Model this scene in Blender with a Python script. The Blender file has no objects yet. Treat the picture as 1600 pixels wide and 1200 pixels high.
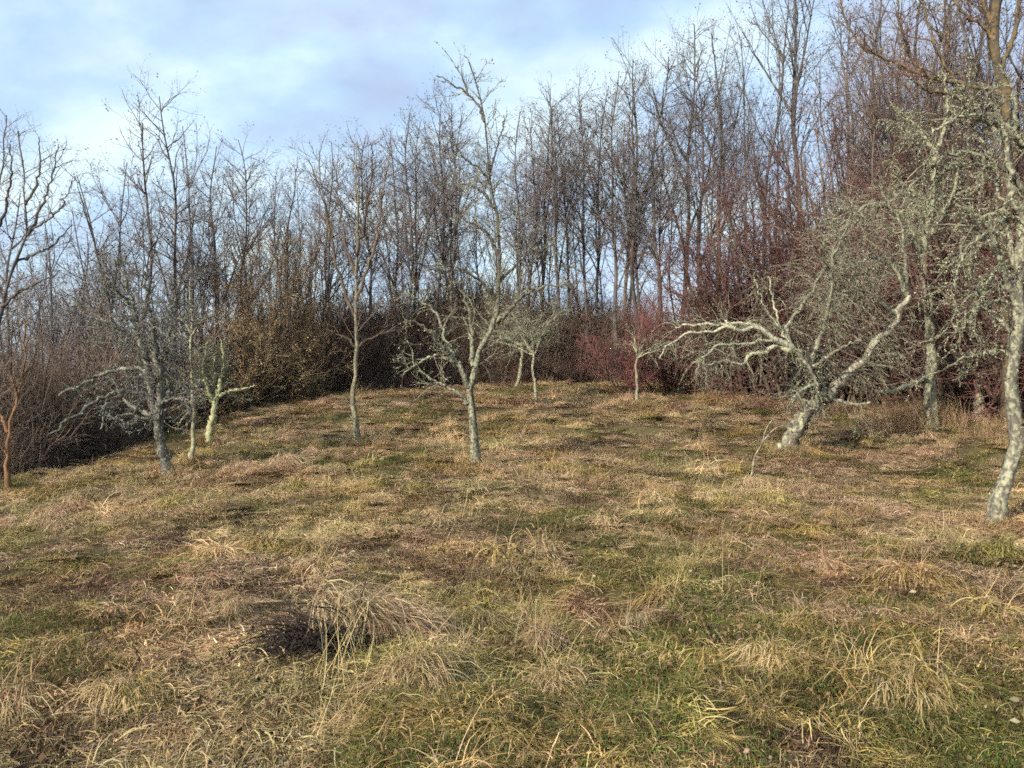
import bpy, math
import numpy as np
from mathutils import Vector

# ------------------------------------------------------------------ camera, sky, sun, exposure
scn = bpy.context.scene
COL = scn.collection
PW, PH, F = 1600.0, 1200.0, 1201.0          # photograph size and focal length in its pixels
CAM_Z, HORIZON = 1.6, 575.0
PITCH = math.atan((600.0 - HORIZON) / F)

cam_data = bpy.data.cameras.new('camera')
cam_data.sensor_width = 36.0
cam_data.lens = 36.0 * F / PW
cam_data.clip_start = 0.05
cam_data.clip_end = 3000.0
cam = bpy.data.objects.new('camera', cam_data)
cam.location = (0, 0, CAM_Z)
cam.rotation_euler = (math.pi / 2 - PITCH, 0, 0)
COL.objects.link(cam)
scn.camera = cam

SUN_EL, SUN_AZ = math.radians(28), math.radians(224)      # azimuth clockwise from +Y: from the left, a little behind the camera
sun_dir = Vector((math.sin(SUN_AZ) * math.cos(SUN_EL), math.cos(SUN_AZ) * math.cos(SUN_EL), math.sin(SUN_EL)))

world = bpy.data.worlds.new('World')
scn.world = world
world.use_nodes = True
wt = world.node_tree
wt.nodes.clear()
def wn(t, **kw):
    n = wt.nodes.new(t)
    for k, v in kw.items(): setattr(n, k, v)
    return n
sky = wn('ShaderNodeTexSky', sky_type='NISHITA', sun_disc=False, sun_elevation=SUN_EL, sun_rotation=SUN_AZ,
         altitude=300.0, air_density=1.0, dust_density=1.2, ozone_density=1.0)
bg_sky = wn('ShaderNodeBackground'); bg_sky.inputs['Strength'].default_value = 0.14
bg_cl = wn('ShaderNodeBackground'); bg_cl.inputs['Strength'].default_value = 1.0
tc = wn('ShaderNodeTexCoord')
sep = wn('ShaderNodeSeparateXYZ')
wt.links.new(tc.outputs['Generated'], sep.inputs[0])
def wmath(op, a, b=None, clamp=False):
    n = wn('ShaderNodeMath', operation=op, use_clamp=clamp)
    for i, x in enumerate((a, b)):
        if x is None: continue
        if isinstance(x, (int, float)): n.inputs[i].default_value = x
        else: wt.links.new(x, n.inputs[i])
    return n.outputs[0]
zc = wmath('ADD', wmath('MAXIMUM', sep.outputs[2], 0.0), 0.5)      # a layer of cloud seen from below
comb = wn('ShaderNodeCombineXYZ')
wt.links.new(wmath('DIVIDE', sep.outputs[0], zc), comb.inputs[0])
wt.links.new(wmath('DIVIDE', sep.outputs[1], zc), comb.inputs[1])
mp = wn('ShaderNodeMapping'); mp.inputs['Rotation'].default_value = (0, 0, math.radians(24)); mp.inputs['Scale'].default_value = (1.15, 1.5, 1); mp.inputs['Location'].default_value = (5.0, 9.3, 0.0)
wt.links.new(comb.outputs[0], mp.inputs[0])
nz1 = wn('ShaderNodeTexNoise'); nz1.inputs['Scale'].default_value = 3.0; nz1.inputs['Detail'].default_value = 7; nz1.inputs['Roughness'].default_value = 0.55; nz1.inputs['Distortion'].default_value = 0.25
nz2 = wn('ShaderNodeTexNoise'); nz2.inputs['Scale'].default_value = 2.6; nz2.inputs['Detail'].default_value = 5; nz2.inputs['Roughness'].default_value = 0.5
wt.links.new(mp.outputs[0], nz1.inputs['Vector'])
mp2 = wn('ShaderNodeMapping'); mp2.inputs['Location'].default_value = (7.3, 2.2, 1.0)
wt.links.new(mp.outputs[0], mp2.inputs[0]); wt.links.new(mp2.outputs[0], nz2.inputs['Vector'])
cr = wn('ShaderNodeValToRGB'); cr.color_ramp.elements[0].position = 0.36; cr.color_ramp.elements[1].position = 0.68
cr.color_ramp.elements[0].color = (0.55, 0.55, 0.55, 1); cr.color_ramp.elements[1].color = (1.0, 1.0, 1.0, 1)
wt.links.new(nz1.outputs[0], cr.inputs[0])
cc = wn('ShaderNodeValToRGB'); cc.color_ramp.elements[0].position = 0.36; cc.color_ramp.elements[1].position = 0.60; _m = cc.color_ramp.elements.new(0.47); _m.color = (0.45, 0.61, 0.79, 1)
cc.color_ramp.elements[0].color = (0.40, 0.465, 0.62, 1); cc.color_ramp.elements[2].color = (0.68, 0.82, 0.86, 1)
wt.links.new(nz2.outputs[0], cc.inputs[0]); wt.links.new(cc.outputs[0], bg_cl.inputs[0])
wt.links.new(sky.outputs[0], bg_sky.inputs[0])
mx = wn('ShaderNodeMixShader'); wo = wn('ShaderNodeOutputWorld')
wt.links.new(cr.outputs[0], mx.inputs[0]); wt.links.new(bg_sky.outputs[0], mx.inputs[1]); wt.links.new(bg_cl.outputs[0], mx.inputs[2])
wt.links.new(mx.outputs[0], wo.inputs[0])

sl = bpy.data.lights.new('sun', 'SUN'); sl.energy = 5.0; sl.angle = math.radians(0.6); sl.color = (1.0, 0.93, 0.82)
so = bpy.data.objects.new('sun', sl); so.rotation_euler = sun_dir.to_track_quat('Z', 'Y').to_euler(); so.location = (-20, -20, 30)
COL.objects.link(so)

vs = scn.view_settings
vs.view_transform = 'Standard'; vs.look = 'None'; vs.gamma = 1.0; vs.exposure = 0.6; vs.use_curve_mapping = False
scn.render.engine = 'CYCLES'
scn.cycles.max_bounces = 5; scn.cycles.diffuse_bounces = 3; scn.cycles.transmission_bounces = 3; scn.cycles.transparent_max_bounces = 4
scn.cycles.use_denoising = False
scn.cycles.use_adaptive_sampling = True; scn.cycles.adaptive_threshold = 0.05; scn.cycles.adaptive_min_samples = 24
scn.cycles.pixel_filter_type = 'BLACKMAN_HARRIS'; scn.cycles.filter_width = 1.7

# ------------------------------------------------------------------ helpers
RNG = np.random.default_rng(7)
def nrm(v): return v / np.maximum(np.linalg.norm(v, axis=-1, keepdims=True), 1e-9)

_perm = np.random.default_rng(3).random((256, 256)).astype(np.float64)
def vnoise(x, y):
    xi = np.floor(x).astype(int); yi = np.floor(y).astype(int)
    fx = x - xi; fy = y - yi
    fx = fx * fx * (3 - 2 * fx); fy = fy * fy * (3 - 2 * fy)
    a = _perm[xi & 255, yi & 255]; b = _perm[(xi + 1) & 255, yi & 255]
    c = _perm[xi & 255, (yi + 1) & 255]; d = _perm[(xi + 1) & 255, (yi + 1) & 255]
    return (a * (1 - fx) + b * fx) * (1 - fy) + (c * (1 - fx) + d * fx) * fy
def fbm(x, y, o=3):
    s = 0; a = 0.5; t = 0
    for i in range(o):
        s = s + a * vnoise(x * 2 ** i + 17.3 * i, y * 2 ** i + 5.1 * i); t += a; a *= 0.5
    return s / t

def at(px, py, Y):
    """pixel of the photograph -> point at distance Y in front of the camera (world +Y)"""
    c, s = math.cos(PITCH), math.sin(PITCH)
    u, w = (px - 800) / F, (600 - py) / F
    d = np.array([u, c + w * s, -s + w * c])
    return np.array([0, 0, CAM_Z]) + d * (Y / d[1])

class MB:
    """collects tubes, ribbons and scraps into one mesh"""
    def __init__(s): s.v = []; s.q = []; s.t = []; s.c = []; s.n = 0
    def add(s, v, q=None, t=None, c=None):
        v = np.asarray(v, dtype=np.float64).reshape(-1, 3)
        if q is not None and len(q): s.q.append(np.asarray(q).reshape(-1, 4) + s.n)
        if t is not None and len(t): s.t.append(np.asarray(t).reshape(-1, 3) + s.n)
        s.v.append(v)
        if c is not None: s.c.append(np.broadcast_to(c, (len(v), 3)) if np.ndim(c) == 1 else np.asarray(c).reshape(-1, 3))
        s.n += len(v)
    def tubes(s, P, R, sides, rough=0.0, rng=RNG):
        M, N = P.shape[:2]
        if M == 0: return
        T = nrm(np.gradient(P, axis=1))
        mean = nrm(P[:, -1] - P[:, 0])
        ref = np.where(np.abs(mean[:, 2:3]) > 0.75, np.array([[1.0, 0, 0]]), np.array([[0, 0, 1.0]]))[:, None, :]
        U = nrm(np.cross(T, np.broadcast_to(ref, T.shape))); V = np.cross(T, U)
        a = np.arange(sides) / sides * 2 * math.pi
        rr = R[:, :, None] * (1 + rough * rng.standard_normal((M, N, sides)))
        X = P[:, :, None, :] + (U[:, :, None, :] * np.cos(a)[None, None, :, None] + V[:, :, None, :] * np.sin(a)[None, None, :, None]) * rr[..., None]
        m = np.arange(M)[:, None, None] * (N * sides); i = np.arange(N - 1)[None, :, None] * sides
        k = np.arange(sides)[None, None, :]; k2 = (np.arange(sides) + 1)[None, None, :] % sides
        q = np.stack([m + i + k, m + i + k2, m + i + sides + k2, m + i + sides + k], axis=-1)
        s.add(X, q=q)
    def ribbons(s, P, W, S, c):
        """P (M,N,3) centre lines, W (M,) widths, S (M,3) side vectors; blades end in a point"""
        M, N = P.shape[:2]
        w = (W[:, None] * 0.5 * np.linspace(1, 0.45, N - 1)[None, :])[..., None]
        A = P[:, :-1] - S[:, None, :] * w; B = P[:, :-1] + S[:, None, :] * w
        X = np.concatenate([np.stack([A, B], axis=2).reshape(M, 2 * (N - 1), 3), P[:, -1:]], axis=1)
        n = 2 * N - 1; m = np.arange(M)[:, None] * n; i = np.arange(N - 2)[None, :] * 2
        q = np.stack([m + i, m + i + 1, m + i + 3, m + i + 2], axis=-1)
        t = np.stack([m[:, 0] + n - 3, m[:, 0] + n - 2, m[:, 0] + n - 1], axis=-1)
        s.add(X, q=q, t=t, c=np.repeat(c, n, axis=0))
    def scraps(s, C, size, rng, c=None, aspect=0.7):
        """small bent leaf-like faces at the points C"""
        M = len(C)
        if M == 0: return
        u = nrm(rng.standard_normal((M, 3))); w = nrm(np.cross(u, rng.standard_normal((M, 3)))); nn = np.cross(u, w)
        sz = (np.asarray(size) * rng.uniform(0.6, 1.4, M))[:, None]
        a = C - u * sz; b = C + w * sz * aspect + nn * sz * 0.3; d = C - w * sz * aspect + nn * sz * 0.3 * rng.uniform(-1, 1, (M, 1)); e = C + u * sz * rng.uniform(0.6, 1.3, (M, 1))
        X = np.stack([a, b, e, d], axis=1)
        m = np.arange(M) * 4
        s.add(X, t=np.concatenate([np.stack([m, m + 1, m + 2], -1), np.stack([m, m + 2, m + 3], -1)]),
              c=None if c is None else np.repeat(c, 4, axis=0))
    def mesh(s, name, mat, origin=None, smooth=True):
        v = np.concatenate(s.v) if s.v else np.zeros((0, 3))
        if origin is not None: v = v - np.asarray(origin)[None, :]
        q = np.concatenate(s.q) if s.q else np.zeros((0, 4), int); t = np.concatenate(s.t) if s.t else np.zeros((0, 3), int)
        me = bpy.data.meshes.new(name)
        me.vertices.add(len(v)); me.vertices.foreach_set('co', v.astype(np.float32).ravel())
        nl = len(q) * 4 + len(t) * 3
        me.loops.add(nl); me.loops.foreach_set('vertex_index', np.concatenate([q.ravel(), t.ravel()]).astype(np.int32))
        me.polygons.add(len(q) + len(t))
        me.polygons.foreach_set('loop_start', np.concatenate([np.arange(len(q)) * 4, len(q) * 4 + np.arange(len(t)) * 3]).astype(np.int32))
        if smooth: me.polygons.foreach_set('use_smooth', np.ones(len(q) + len(t), dtype=bool))
        me.update(calc_edges=True)
        if s.c:
            c = np.concatenate(s.c)
            at_ = me.attributes.new('tint', 'FLOAT_COLOR', 'POINT')
            at_.data.foreach_set('color', np.concatenate([c, np.ones((len(c), 1))], axis=1).astype(np.float32).ravel())
        me.materials.append(mat)
        return me

def link(name, me, parent=None, kind=None):
    o = bpy.data.objects.new(name, me); COL.objects.link(o)
    if parent is not None: o.parent = parent
    if kind: o['kind'] = kind
    return o
def thing(name, label, cat, loc, group=None, rz=0.0, scale=None):
    o = bpy.data.objects.new(name, None); COL.objects.link(o)
    o.location = Vector([float(a) for a in loc]); o.rotation_euler = (0, 0, rz); o.empty_display_size = 0.2
    if scale is not None: o.scale = scale
    o['label'] = label; o['category'] = cat
    if group: o['group'] = group
    return o

# ------------------------------------------------------------------ materials
def nodes_of(m):
    m.use_nodes = True
    nt = m.node_tree; nt.nodes.clear()
    def N(t, **kw):
        n = nt.nodes.new(t)
        for k, v in kw.items(): setattr(n, k, v)
        return n
    return nt, N, nt.links.new
def ramp(N, stops):
    r = N('ShaderNodeValToRGB'); e = r.color_ramp.elements
    while len(e) < len(stops): e.new(0.5)
    for x, (p, c) in zip(e, stops): x.position = p; x.color = (*c, 1) if len(c) == 3 else c
    return r
def mat_bark(name, dark, light, lichen=None, amount=0.5, scale=9.0, rough=0.9, vary=0.25, reach=None):
    m = bpy.data.materials.new(name); nt, N, L = nodes_of(m)
    out = N('ShaderNodeOutputMaterial'); b = N('ShaderNodeBsdfPrincipled'); b.inputs['Roughness'].default_value = rough
    b.inputs['Specular IOR Level'].default_value = 0.2
    tc = N('ShaderNodeTexCoord'); n1 = N('ShaderNodeTexNoise'); n1.inputs['Scale'].default_value = scale; n1.inputs['Detail'].default_value = 6; n1.inputs['Roughness'].default_value = 0.65
    m1 = N('ShaderNodeMapping'); m1.inputs['Scale'].default_value = (1.7, 1.7, 0.45); L(tc.outputs['Object'], m1.inputs[0]); L(m1.outputs[0], n1.inputs['Vector'])      # fissures run up the stem
    r1 = ramp(N, [(0.35, dark), (0.68, light)]); L(n1.outputs[0], r1.inputs[0])
    col = r1.outputs[0]
    if lichen is not None:
        n2 = N('ShaderNodeTexNoise'); n2.inputs['Scale'].default_value = scale * 1.15; n2.inputs['Detail'].default_value = 5; n2.inputs['Roughness'].default_value = 0.6
        mp = N('ShaderNodeMapping'); mp.inputs['Location'].default_value = (4.1, 2.7, 9.3); mp.inputs['Scale'].default_value = (1, 1, 0.7)
        L(tc.outputs['Object'], mp.inputs[0]); L(mp.outputs[0], n2.inputs['Vector'])
        p = 0.70 - 0.40 * amount
        r2 = ramp(N, [(p - 0.07, (0, 0, 0)), (p + 0.09, (0.9, 0.9, 0.9))]); L(n2.outputs[0], r2.inputs[0])
        mx = N('ShaderNodeMix', data_type='RGBA'); 
        fac = r2.outputs[0]
        if reach:                                      # lichen grows on the lower stem, thinning out up to this height
            sp = N('ShaderNodeSeparateXYZ'); L(tc.outputs['Object'], sp.inputs[0]); rr = N('ShaderNodeMapRange'); rr.inputs[1].default_value = reach[0]; rr.inputs[2].default_value = reach[1]; rr.inputs[3].default_value = 1.0; rr.inputs[4].default_value = 0.05
            L(sp.outputs[2], rr.inputs[0]); mm = N('ShaderNodeMath', operation='MULTIPLY'); L(fac, mm.inputs[0]); L(rr.outputs[0], mm.inputs[1]); fac = mm.outputs[0]
        gn = N('ShaderNodeNewGeometry'); dt = N('ShaderNodeVectorMath', operation='DOT_PRODUCT'); L(gn.outputs['Normal'], dt.inputs[0]); dt.inputs[1].default_value = (-0.45, -0.55, 0.7)
        n3 = N('ShaderNodeTexNoise'); n3.inputs['Scale'].default_value = 3.2; n3.inputs['Detail'].default_value = 3; L(mp.outputs[0], n3.inputs['Vector'])
        ws = N('ShaderNodeMath', operation='MULTIPLY_ADD'); L(dt.outputs['Value'], ws.inputs[0]); ws.inputs[1].default_value = 0.30; L(n3.outputs[0], ws.inputs[2])      # thicker on the weather side, bare in places
        rw = ramp(N, [(0.34, (0.10, 0.10, 0.10)), (0.60, (1, 1, 1))]); L(ws.outputs[0], rw.inputs[0]); m4 = N('ShaderNodeMath', operation='MULTIPLY'); L(fac, m4.inputs[0]); L(rw.outputs[0], m4.inputs[1]); fac = m4.outputs[0]
        L(fac, mx.inputs[0]); L(col, mx.inputs[6]); mx.inputs[7].default_value = (*lichen, 1)
        col = mx.outputs[2]
    oi = N('ShaderNodeObjectInfo'); mr = N('ShaderNodeMapRange'); mr.inputs[3].default_value = 1 - vary; mr.inputs[4].default_value = 1 + vary
    L(oi.outputs['Random'], mr.inputs[0])
    hs = N('ShaderNodeHueSaturation'); L(mr.outputs[0], hs.inputs['Value']); L(col, hs.inputs['Color'])
    L(hs.outputs[0], b.inputs['Base Color'])
    bp = N('ShaderNodeBump'); bp.inputs['Strength'].default_value = 0.7; bp.inputs['Distance'].default_value = 0.008
    L(n1.outputs[0], bp.inputs['Height']); L(bp.outputs[0], b.inputs['Normal'])
    L(b.outputs[0], out.inputs[0])
    return m
def mat_tint(name, translucent=0.25, rough=0.75, patch=True, vary=0.22):
    """colour stored on each blade or leaf, a little drift from plant to plant and across the field"""
    m = bpy.data.materials.new(name); nt, N, L = nodes_of(m)
    out = N('ShaderNodeOutputMaterial'); b = N('ShaderNodeBsdfPrincipled'); b.inputs['Roughness'].default_value = rough; b.inputs['Specular IOR Level'].default_value = 0.15
    a = N('ShaderNodeAttribute', attribute_name='tint')
    oi = N('ShaderNodeObjectInfo'); mr = N('ShaderNodeMapRange'); mr.inputs[3].default_value = 1 - vary; mr.inputs[4].default_value = 1 + vary
    L(oi.outputs['Random'], mr.inputs[0])
    hs = N('ShaderNodeHueSaturation'); L(mr.outputs[0], hs.inputs['Value']); L(a.outputs['Color'], hs.inputs['Color'])
    col = hs.outputs[0]
    if patch:
        g = N('ShaderNodeNewGeometry'); n = N('ShaderNodeTexNoise'); n.inputs['Scale'].default_value = 0.55; n.inputs['Detail'].default_value = 4; n.inputs['Roughness'].default_value = 0.65
        L(g.outputs['Position'], n.inputs['Vector'])
        r = ramp(N, [(0.36, (0.86, 0.96, 0.80)), (0.50, (0.97, 0.96, 0.94)), (0.64, (1.06, 0.94, 0.90))]); L(n.outputs[0], r.inputs[0])
        mx = N('ShaderNodeMix', data_type='RGBA', blend_type='MULTIPLY'); mx.inputs[0].default_value = 1.0
        L(col, mx.inputs[6]); L(r.outputs[0], mx.inputs[7]); col = mx.outputs[2]
    L(col, b.inputs['Base Color'])
    t = N('ShaderNodeBsdfTranslucent'); L(col, t.inputs[0])
    ms = N('ShaderNodeMixShader'); ms.inputs[0].default_value = translucent
    L(b.outputs[0], ms.inputs[1]); L(t.outputs[0], ms.inputs[2]); L(ms.outputs[0], out.inputs[0])
    return m

LICHEN = (0.40, 0.41, 0.29)
M_blade = mat_tint('grass_blades', vary=0.36, translucent=0.18)
M_sward = mat_tint('short_turf', vary=0.4, translucent=0.15)
M_leaf = mat_tint('leaves_and_lichen', patch=False, translucent=0.15)
M_lichen_bark = mat_bark('lichen_bark', (0.045, 0.038, 0.032), (0.13, 0.112, 0.09), (0.35, 0.34, 0.21), 0.52, 24.0, reach=(1.9, 3.4))
M_grey_lichen_bark = mat_bark('grey_lichen_bark', (0.035, 0.03, 0.026), (0.125, 0.11, 0.094), (0.25, 0.245, 0.18), 0.42, 28.0)
M_lichen_bark_fine = mat_bark('lichen_bark_close', (0.07, 0.062, 0.05), (0.17, 0.15, 0.115), (0.35, 0.34, 0.215), 0.46, 20.0)
M_lichen_twig = mat_bark('lichen_twigs', (0.07, 0.06, 0.048), (0.19, 0.17, 0.12), (0.31, 0.30, 0.19), 0.42, 6.0)
M_pale_bark = mat_bark('pale_bark', (0.10, 0.085, 0.06), (0.26, 0.225, 0.15), (0.32, 0.31, 0.19), 0.5, 14.0)
M_yellow_bark = mat_bark('pale_greenish_bark', (0.17, 0.15, 0.08), (0.34, 0.32, 0.17), (0.37, 0.37, 0.20), 0.55, 9.0)
M_orange_bark = mat_bark('orange_bark', (0.10, 0.055, 0.03), (0.22, 0.118, 0.055), None, 0.5, 8.0)
M_ochre_lichen_bark = mat_bark('ochre_lichen_bark', (0.07, 0.055, 0.04), (0.15, 0.12, 0.08), (0.21, 0.14, 0.05), 0.40, 9.0)
M_grey_bark = mat_bark('grey_bark', (0.048, 0.041, 0.039), (0.125, 0.105, 0.095), (0.17, 0.15, 0.09), 0.28, 5.0, vary=0.3)
M_brown_bark = mat_bark('brown_bark', (0.050, 0.036, 0.027), (0.13, 0.092, 0.066), (0.17, 0.135, 0.075), 0.28, 5.0, vary=0.3)
M_grey_twig = mat_bark('grey_twigs', (0.125, 0.102, 0.097), (0.27, 0.225, 0.212), None, 0.5, 3.0, vary=0.25)
M_brown_twig = mat_bark('brown_twigs', (0.12, 0.088, 0.068), (0.245, 0.18, 0.14), None, 0.5, 3.0, vary=0.25)
M_red_twig = mat_bark('red_twigs', (0.13, 0.046, 0.045), (0.27, 0.105, 0.095), None, 0.5, 2.0, vary=0.2)
M_redbrown_twig = mat_bark('red_brown_twigs', (0.092, 0.044, 0.038), (0.19, 0.10, 0.082), None, 0.5, 2.0, vary=0.25)
M_gold_twig = mat_bark('golden_twigs', (0.20, 0.14, 0.075), (0.40, 0.29, 0.16), None, 0.5, 2.0, vary=0.2)
M_dark_twig = mat_bark('dark_thicket_stems', (0.08, 0.056, 0.042), (0.19, 0.135, 0.098), None, 0.5, 2.0, vary=0.4)
M_leaning_bark = mat_bark('leaning_trunk_bark', (0.05, 0.042, 0.034), (0.17, 0.142, 0.11), (0.36, 0.35, 0.21), 0.36, 10.0)
M_bone = mat_bark('bleached_lichen_limb', (0.16, 0.14, 0.10), (0.34, 0.31, 0.22), (0.46, 0.44, 0.30), 0.6, 18.0)
M_dead_wood = mat_bark('bare_dead_wood', (0.10, 0.075, 0.058), (0.29, 0.235, 0.18), (0.36, 0.35, 0.23), 0.40, 14.0)

# ------------------------------------------------------------------ terrain
EDGE = np.array([  # px, row, distance of the foot of the wood
    (-500, 800, 11), (-150, 778, 12), (0, 755, 13.5), (150, 715, 17), (250, 683, 20), (350, 652, 23), (450, 630, 26), (560, 617, 28),
    (800, 605, 29), (1000, 600, 30), (1150, 603, 28.5), (1300, 615, 25.5), (1450, 634, 22.5), (1600, 655, 18.5), (1800, 690, 14.5), (2200, 760, 11)], float)
ctrl = []
for px, v, d in EDGE[1:-1]: ctrl.append(tuple(at(px, v, d)))
for px, v, d in [(745, 728, 13), (560, 699, 15.5), (264, 741, 13), (302, 722, 14.5), (326, 694, 18), (1228, 707, 14.8), (1455, 645, 19),
                 (1560, 813, 8.6), (840, 629, 23.5), (995, 622, 24.5), (100, 800, 10.2), (1000, 680, 17.5), (1300, 760, 10.8)]:
    ctrl.append(tuple(at(px, v, d)))
ctrl += [(0, 0, 0), (-3, 2, -0.05), (3, 2, 0.03), (0, 5, 0.0), (-4, 6, -0.08), (4, 6, 0.02), (0, 9, -0.02), (-6, 0, -0.2), (6, 0, 0.1), (0, -6, 0), (-8, -8, -0.3), (8, -8, 0.2)]
# past the edge: a dip on the left, the crown of the rise in the middle, rising wood on the right
ctrl += [(-13, 17, -2.2), (-22, 15, -5.0), (-14, 25, -2.4), (-26, 28, -6.0), (-12, 33, -0.9), (-25, 45, -6.0), (0, 36, 0.75), (0, 45, -0.3), (-12, 48, -2.5),
         (8, 38, 1.1), (14, 34, 1.7), (20, 30, 2.0), (18, 22, 1.3), (28, 24, 2.2), (26, 40, 1.6), (10, 50, -0.6), (18, 10, 0.7), (25, 0, 0.9), (-20, 0, -2.4), (-20, 6, -3.4)]
C = np.array(ctrl)
def tps(r2): return 0.5 * r2 * np.log(np.maximum(r2, 1e-9))
n = len(C)
K = tps(((C[:, None, :2] - C[None, :, :2]) ** 2).sum(-1)) + np.eye(n) * 6.0
Pm = np.concatenate([np.ones((n, 1)), C[:, :2]], axis=1)
Am = np.block([[K, Pm], [Pm.T, np.zeros((3, 3))]])
sol = np.linalg.solve(Am, np.concatenate([C[:, 2], np.zeros(3)]))
wts, aff = sol[:n], sol[n:]
def h_smooth(x, y):
    x = np.asarray(x, float); y = np.asarray(y, float); sh = x.shape; x = x.ravel(); y = y.ravel()
    o = np.empty_like(x)
    for i in range(0, len(x), 20000):
        a, b = x[i:i + 20000], y[i:i + 20000]
        o[i:i + 20000] = tps((a[:, None] - C[None, :, 0]) ** 2 + (b[:, None] - C[None, :, 1]) ** 2) @ wts + aff[0] + aff[1] * a + aff[2] * b
    r = np.hypot(x, y - 18); k = np.clip((r - 30) / 45, 0, 1); k = k * k * (3 - 2 * k)
    o = np.clip(o, -9, 4) * (1 - k) + (-7.5) * k
    return o.reshape(sh)
def edge_dist(x, y):
    """how far inside the meadow a point lies (metres, negative past the foot of the wood)"""
    px = 800 + F * x / np.maximum(y, 0.3)
    return np.where(y > 0.3, np.interp(px, EDGE[:, 0], EDGE[:, 2]), 12.0) - y
def bumps(x, y):
    e = np.clip(edge_dist(x, y) / 2 + 1, 0.25, 1)
    x, y = x + 0.9 * (vnoise(x / 0.9 + 7, y / 0.9 + 3) - 0.5), y + 0.9 * (vnoise(x / 0.9 + 51, y / 0.9 + 23) - 0.5)      # no straight ridges
    return e * ((fbm(x / 1.3, y / 1.3, 2) - 0.5) * 0.34 + (fbm(x / 0.47 + 43.7, y / 0.47 + 9.1, 2) - 0.5) * 0.115)
def H(x, y): return h_smooth(x, y) + bumps(np.asarray(x, float), np.asarray(y, float))
def ground(px, v, lo=2.0, hi=45.0):
    """where the line of sight through a pixel meets the ground"""
    Y = np.linspace(lo, hi, 700)
    p0, p1 = at(px, v, 1.0), at(px, v, 2.0); d = p1 - p0
    X = p0[0] + d[0] * (Y - 1); Z = p0[2] + d[2] * (Y - 1)
    g = h_smooth(X, Y)
    hit = np.nonzero(Z <= g)[0]
    k = hit[0] if len(hit) else len(Y) - 1
    return np.array([X[k], Y[k], float(H(X[k:k + 1], Y[k:k + 1])[0])])
def on_ground(x, y, dz=0.0): return np.array([x, y, float(H(np.array([x]), np.array([y]))[0]) + dz])
def col_at(px, Y): return on_ground((px - 800) / F * Y, Y, -0.05)

def axis(lo, hi, step, far):
    a = np.arange(lo, hi + 1e-6, step); g = step; out = [hi]; low = [lo]
    while out[-1] < far: g *= 1.22; out.append(out[-1] + g)
    g = step
    while low[-1] > -far: g *= 1.22; low.append(low[-1] - g)
    return np.concatenate([np.array(low[1:])[::-1], a, np.array(out[1:])])
gx = axis(-17, 17, 0.11, 900); gy = axis(0.5, 31, 0.11, 900)
GX, GY = np.meshgrid(gx, gy, indexing='xy')
gz = H(GX, GY)
mb = MB(); nx, ny = len(gx), len(gy)
idx = np.arange(nx * ny).reshape(ny, nx)
mb.add(np.stack([GX, GY, gz], -1), q=np.stack([idx[:-1, :-1], idx[:-1, 1:], idx[1:, 1:], idx[1:, :-1]], -1))
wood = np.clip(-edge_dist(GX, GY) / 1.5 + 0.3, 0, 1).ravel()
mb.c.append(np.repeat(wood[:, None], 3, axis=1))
def mat_ground():
    m = bpy.data.materials.new('meadow_soil'); nt, N, L = nodes_of(m)
    out = N('ShaderNodeOutputMaterial'); b = N('ShaderNodeBsdfPrincipled'); b.inputs['Roughness'].default_value = 0.95; b.inputs['Specular IOR Level'].default_value = 0.1
    tc = N('ShaderNodeTexCoord')
    def noise(s, d, r): 
        n = N('ShaderNodeTexNoise'); n.inputs['Scale'].default_value = s; n.inputs['Detail'].default_value = d; n.inputs['Roughness'].default_value = r; L(tc.outputs['Object'], n.inputs['Vector']); return n
    n1, n2, n3 = noise(1.3, 8, 0.7), noise(28, 5, 0.7), noise(9, 6, 0.7)
    r1 = ramp(N, [(0.34, (0.07, 0.07, 0.026)), (0.5, (0.13, 0.105, 0.05)), (0.66, (0.18, 0.125, 0.072))]); L(n1.outputs[0], r1.inputs[0])
    r2 = ramp(N, [(0.33, (0.35, 0.33, 0.30)), (0.72, (1.5, 1.45, 1.35))]); L(n2.outputs[0], r2.inputs[0])
    mu = N('ShaderNodeMix', data_type='RGBA', blend_type='MULTIPLY'); mu.inputs[0].default_value = 1; L(r1.outputs[0], mu.inputs[6]); L(r2.outputs[0], mu.inputs[7])
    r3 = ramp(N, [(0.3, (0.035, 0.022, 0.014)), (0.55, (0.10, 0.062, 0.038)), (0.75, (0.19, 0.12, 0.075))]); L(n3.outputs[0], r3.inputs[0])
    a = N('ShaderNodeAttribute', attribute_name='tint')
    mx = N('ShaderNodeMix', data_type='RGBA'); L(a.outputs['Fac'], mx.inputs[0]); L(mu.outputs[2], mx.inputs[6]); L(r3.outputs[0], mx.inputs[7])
    L(mx.outputs[2], b.inputs['Base Color'])
    bp = N('ShaderNodeBump'); bp.inputs['Strength'].default_value = 0.9; bp.inputs['Distance'].default_value = 0.04; L(n2.outputs[0], bp.inputs['Height']); L(bp.outputs[0], b.inputs['Normal'])
    L(b.outputs[0], out.inputs[0]); return m
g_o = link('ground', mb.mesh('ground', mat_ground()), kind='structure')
g_o['label'] = 'sloping rough meadow ground rising to the edge of the wood'; g_o['category'] = 'ground'

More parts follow.
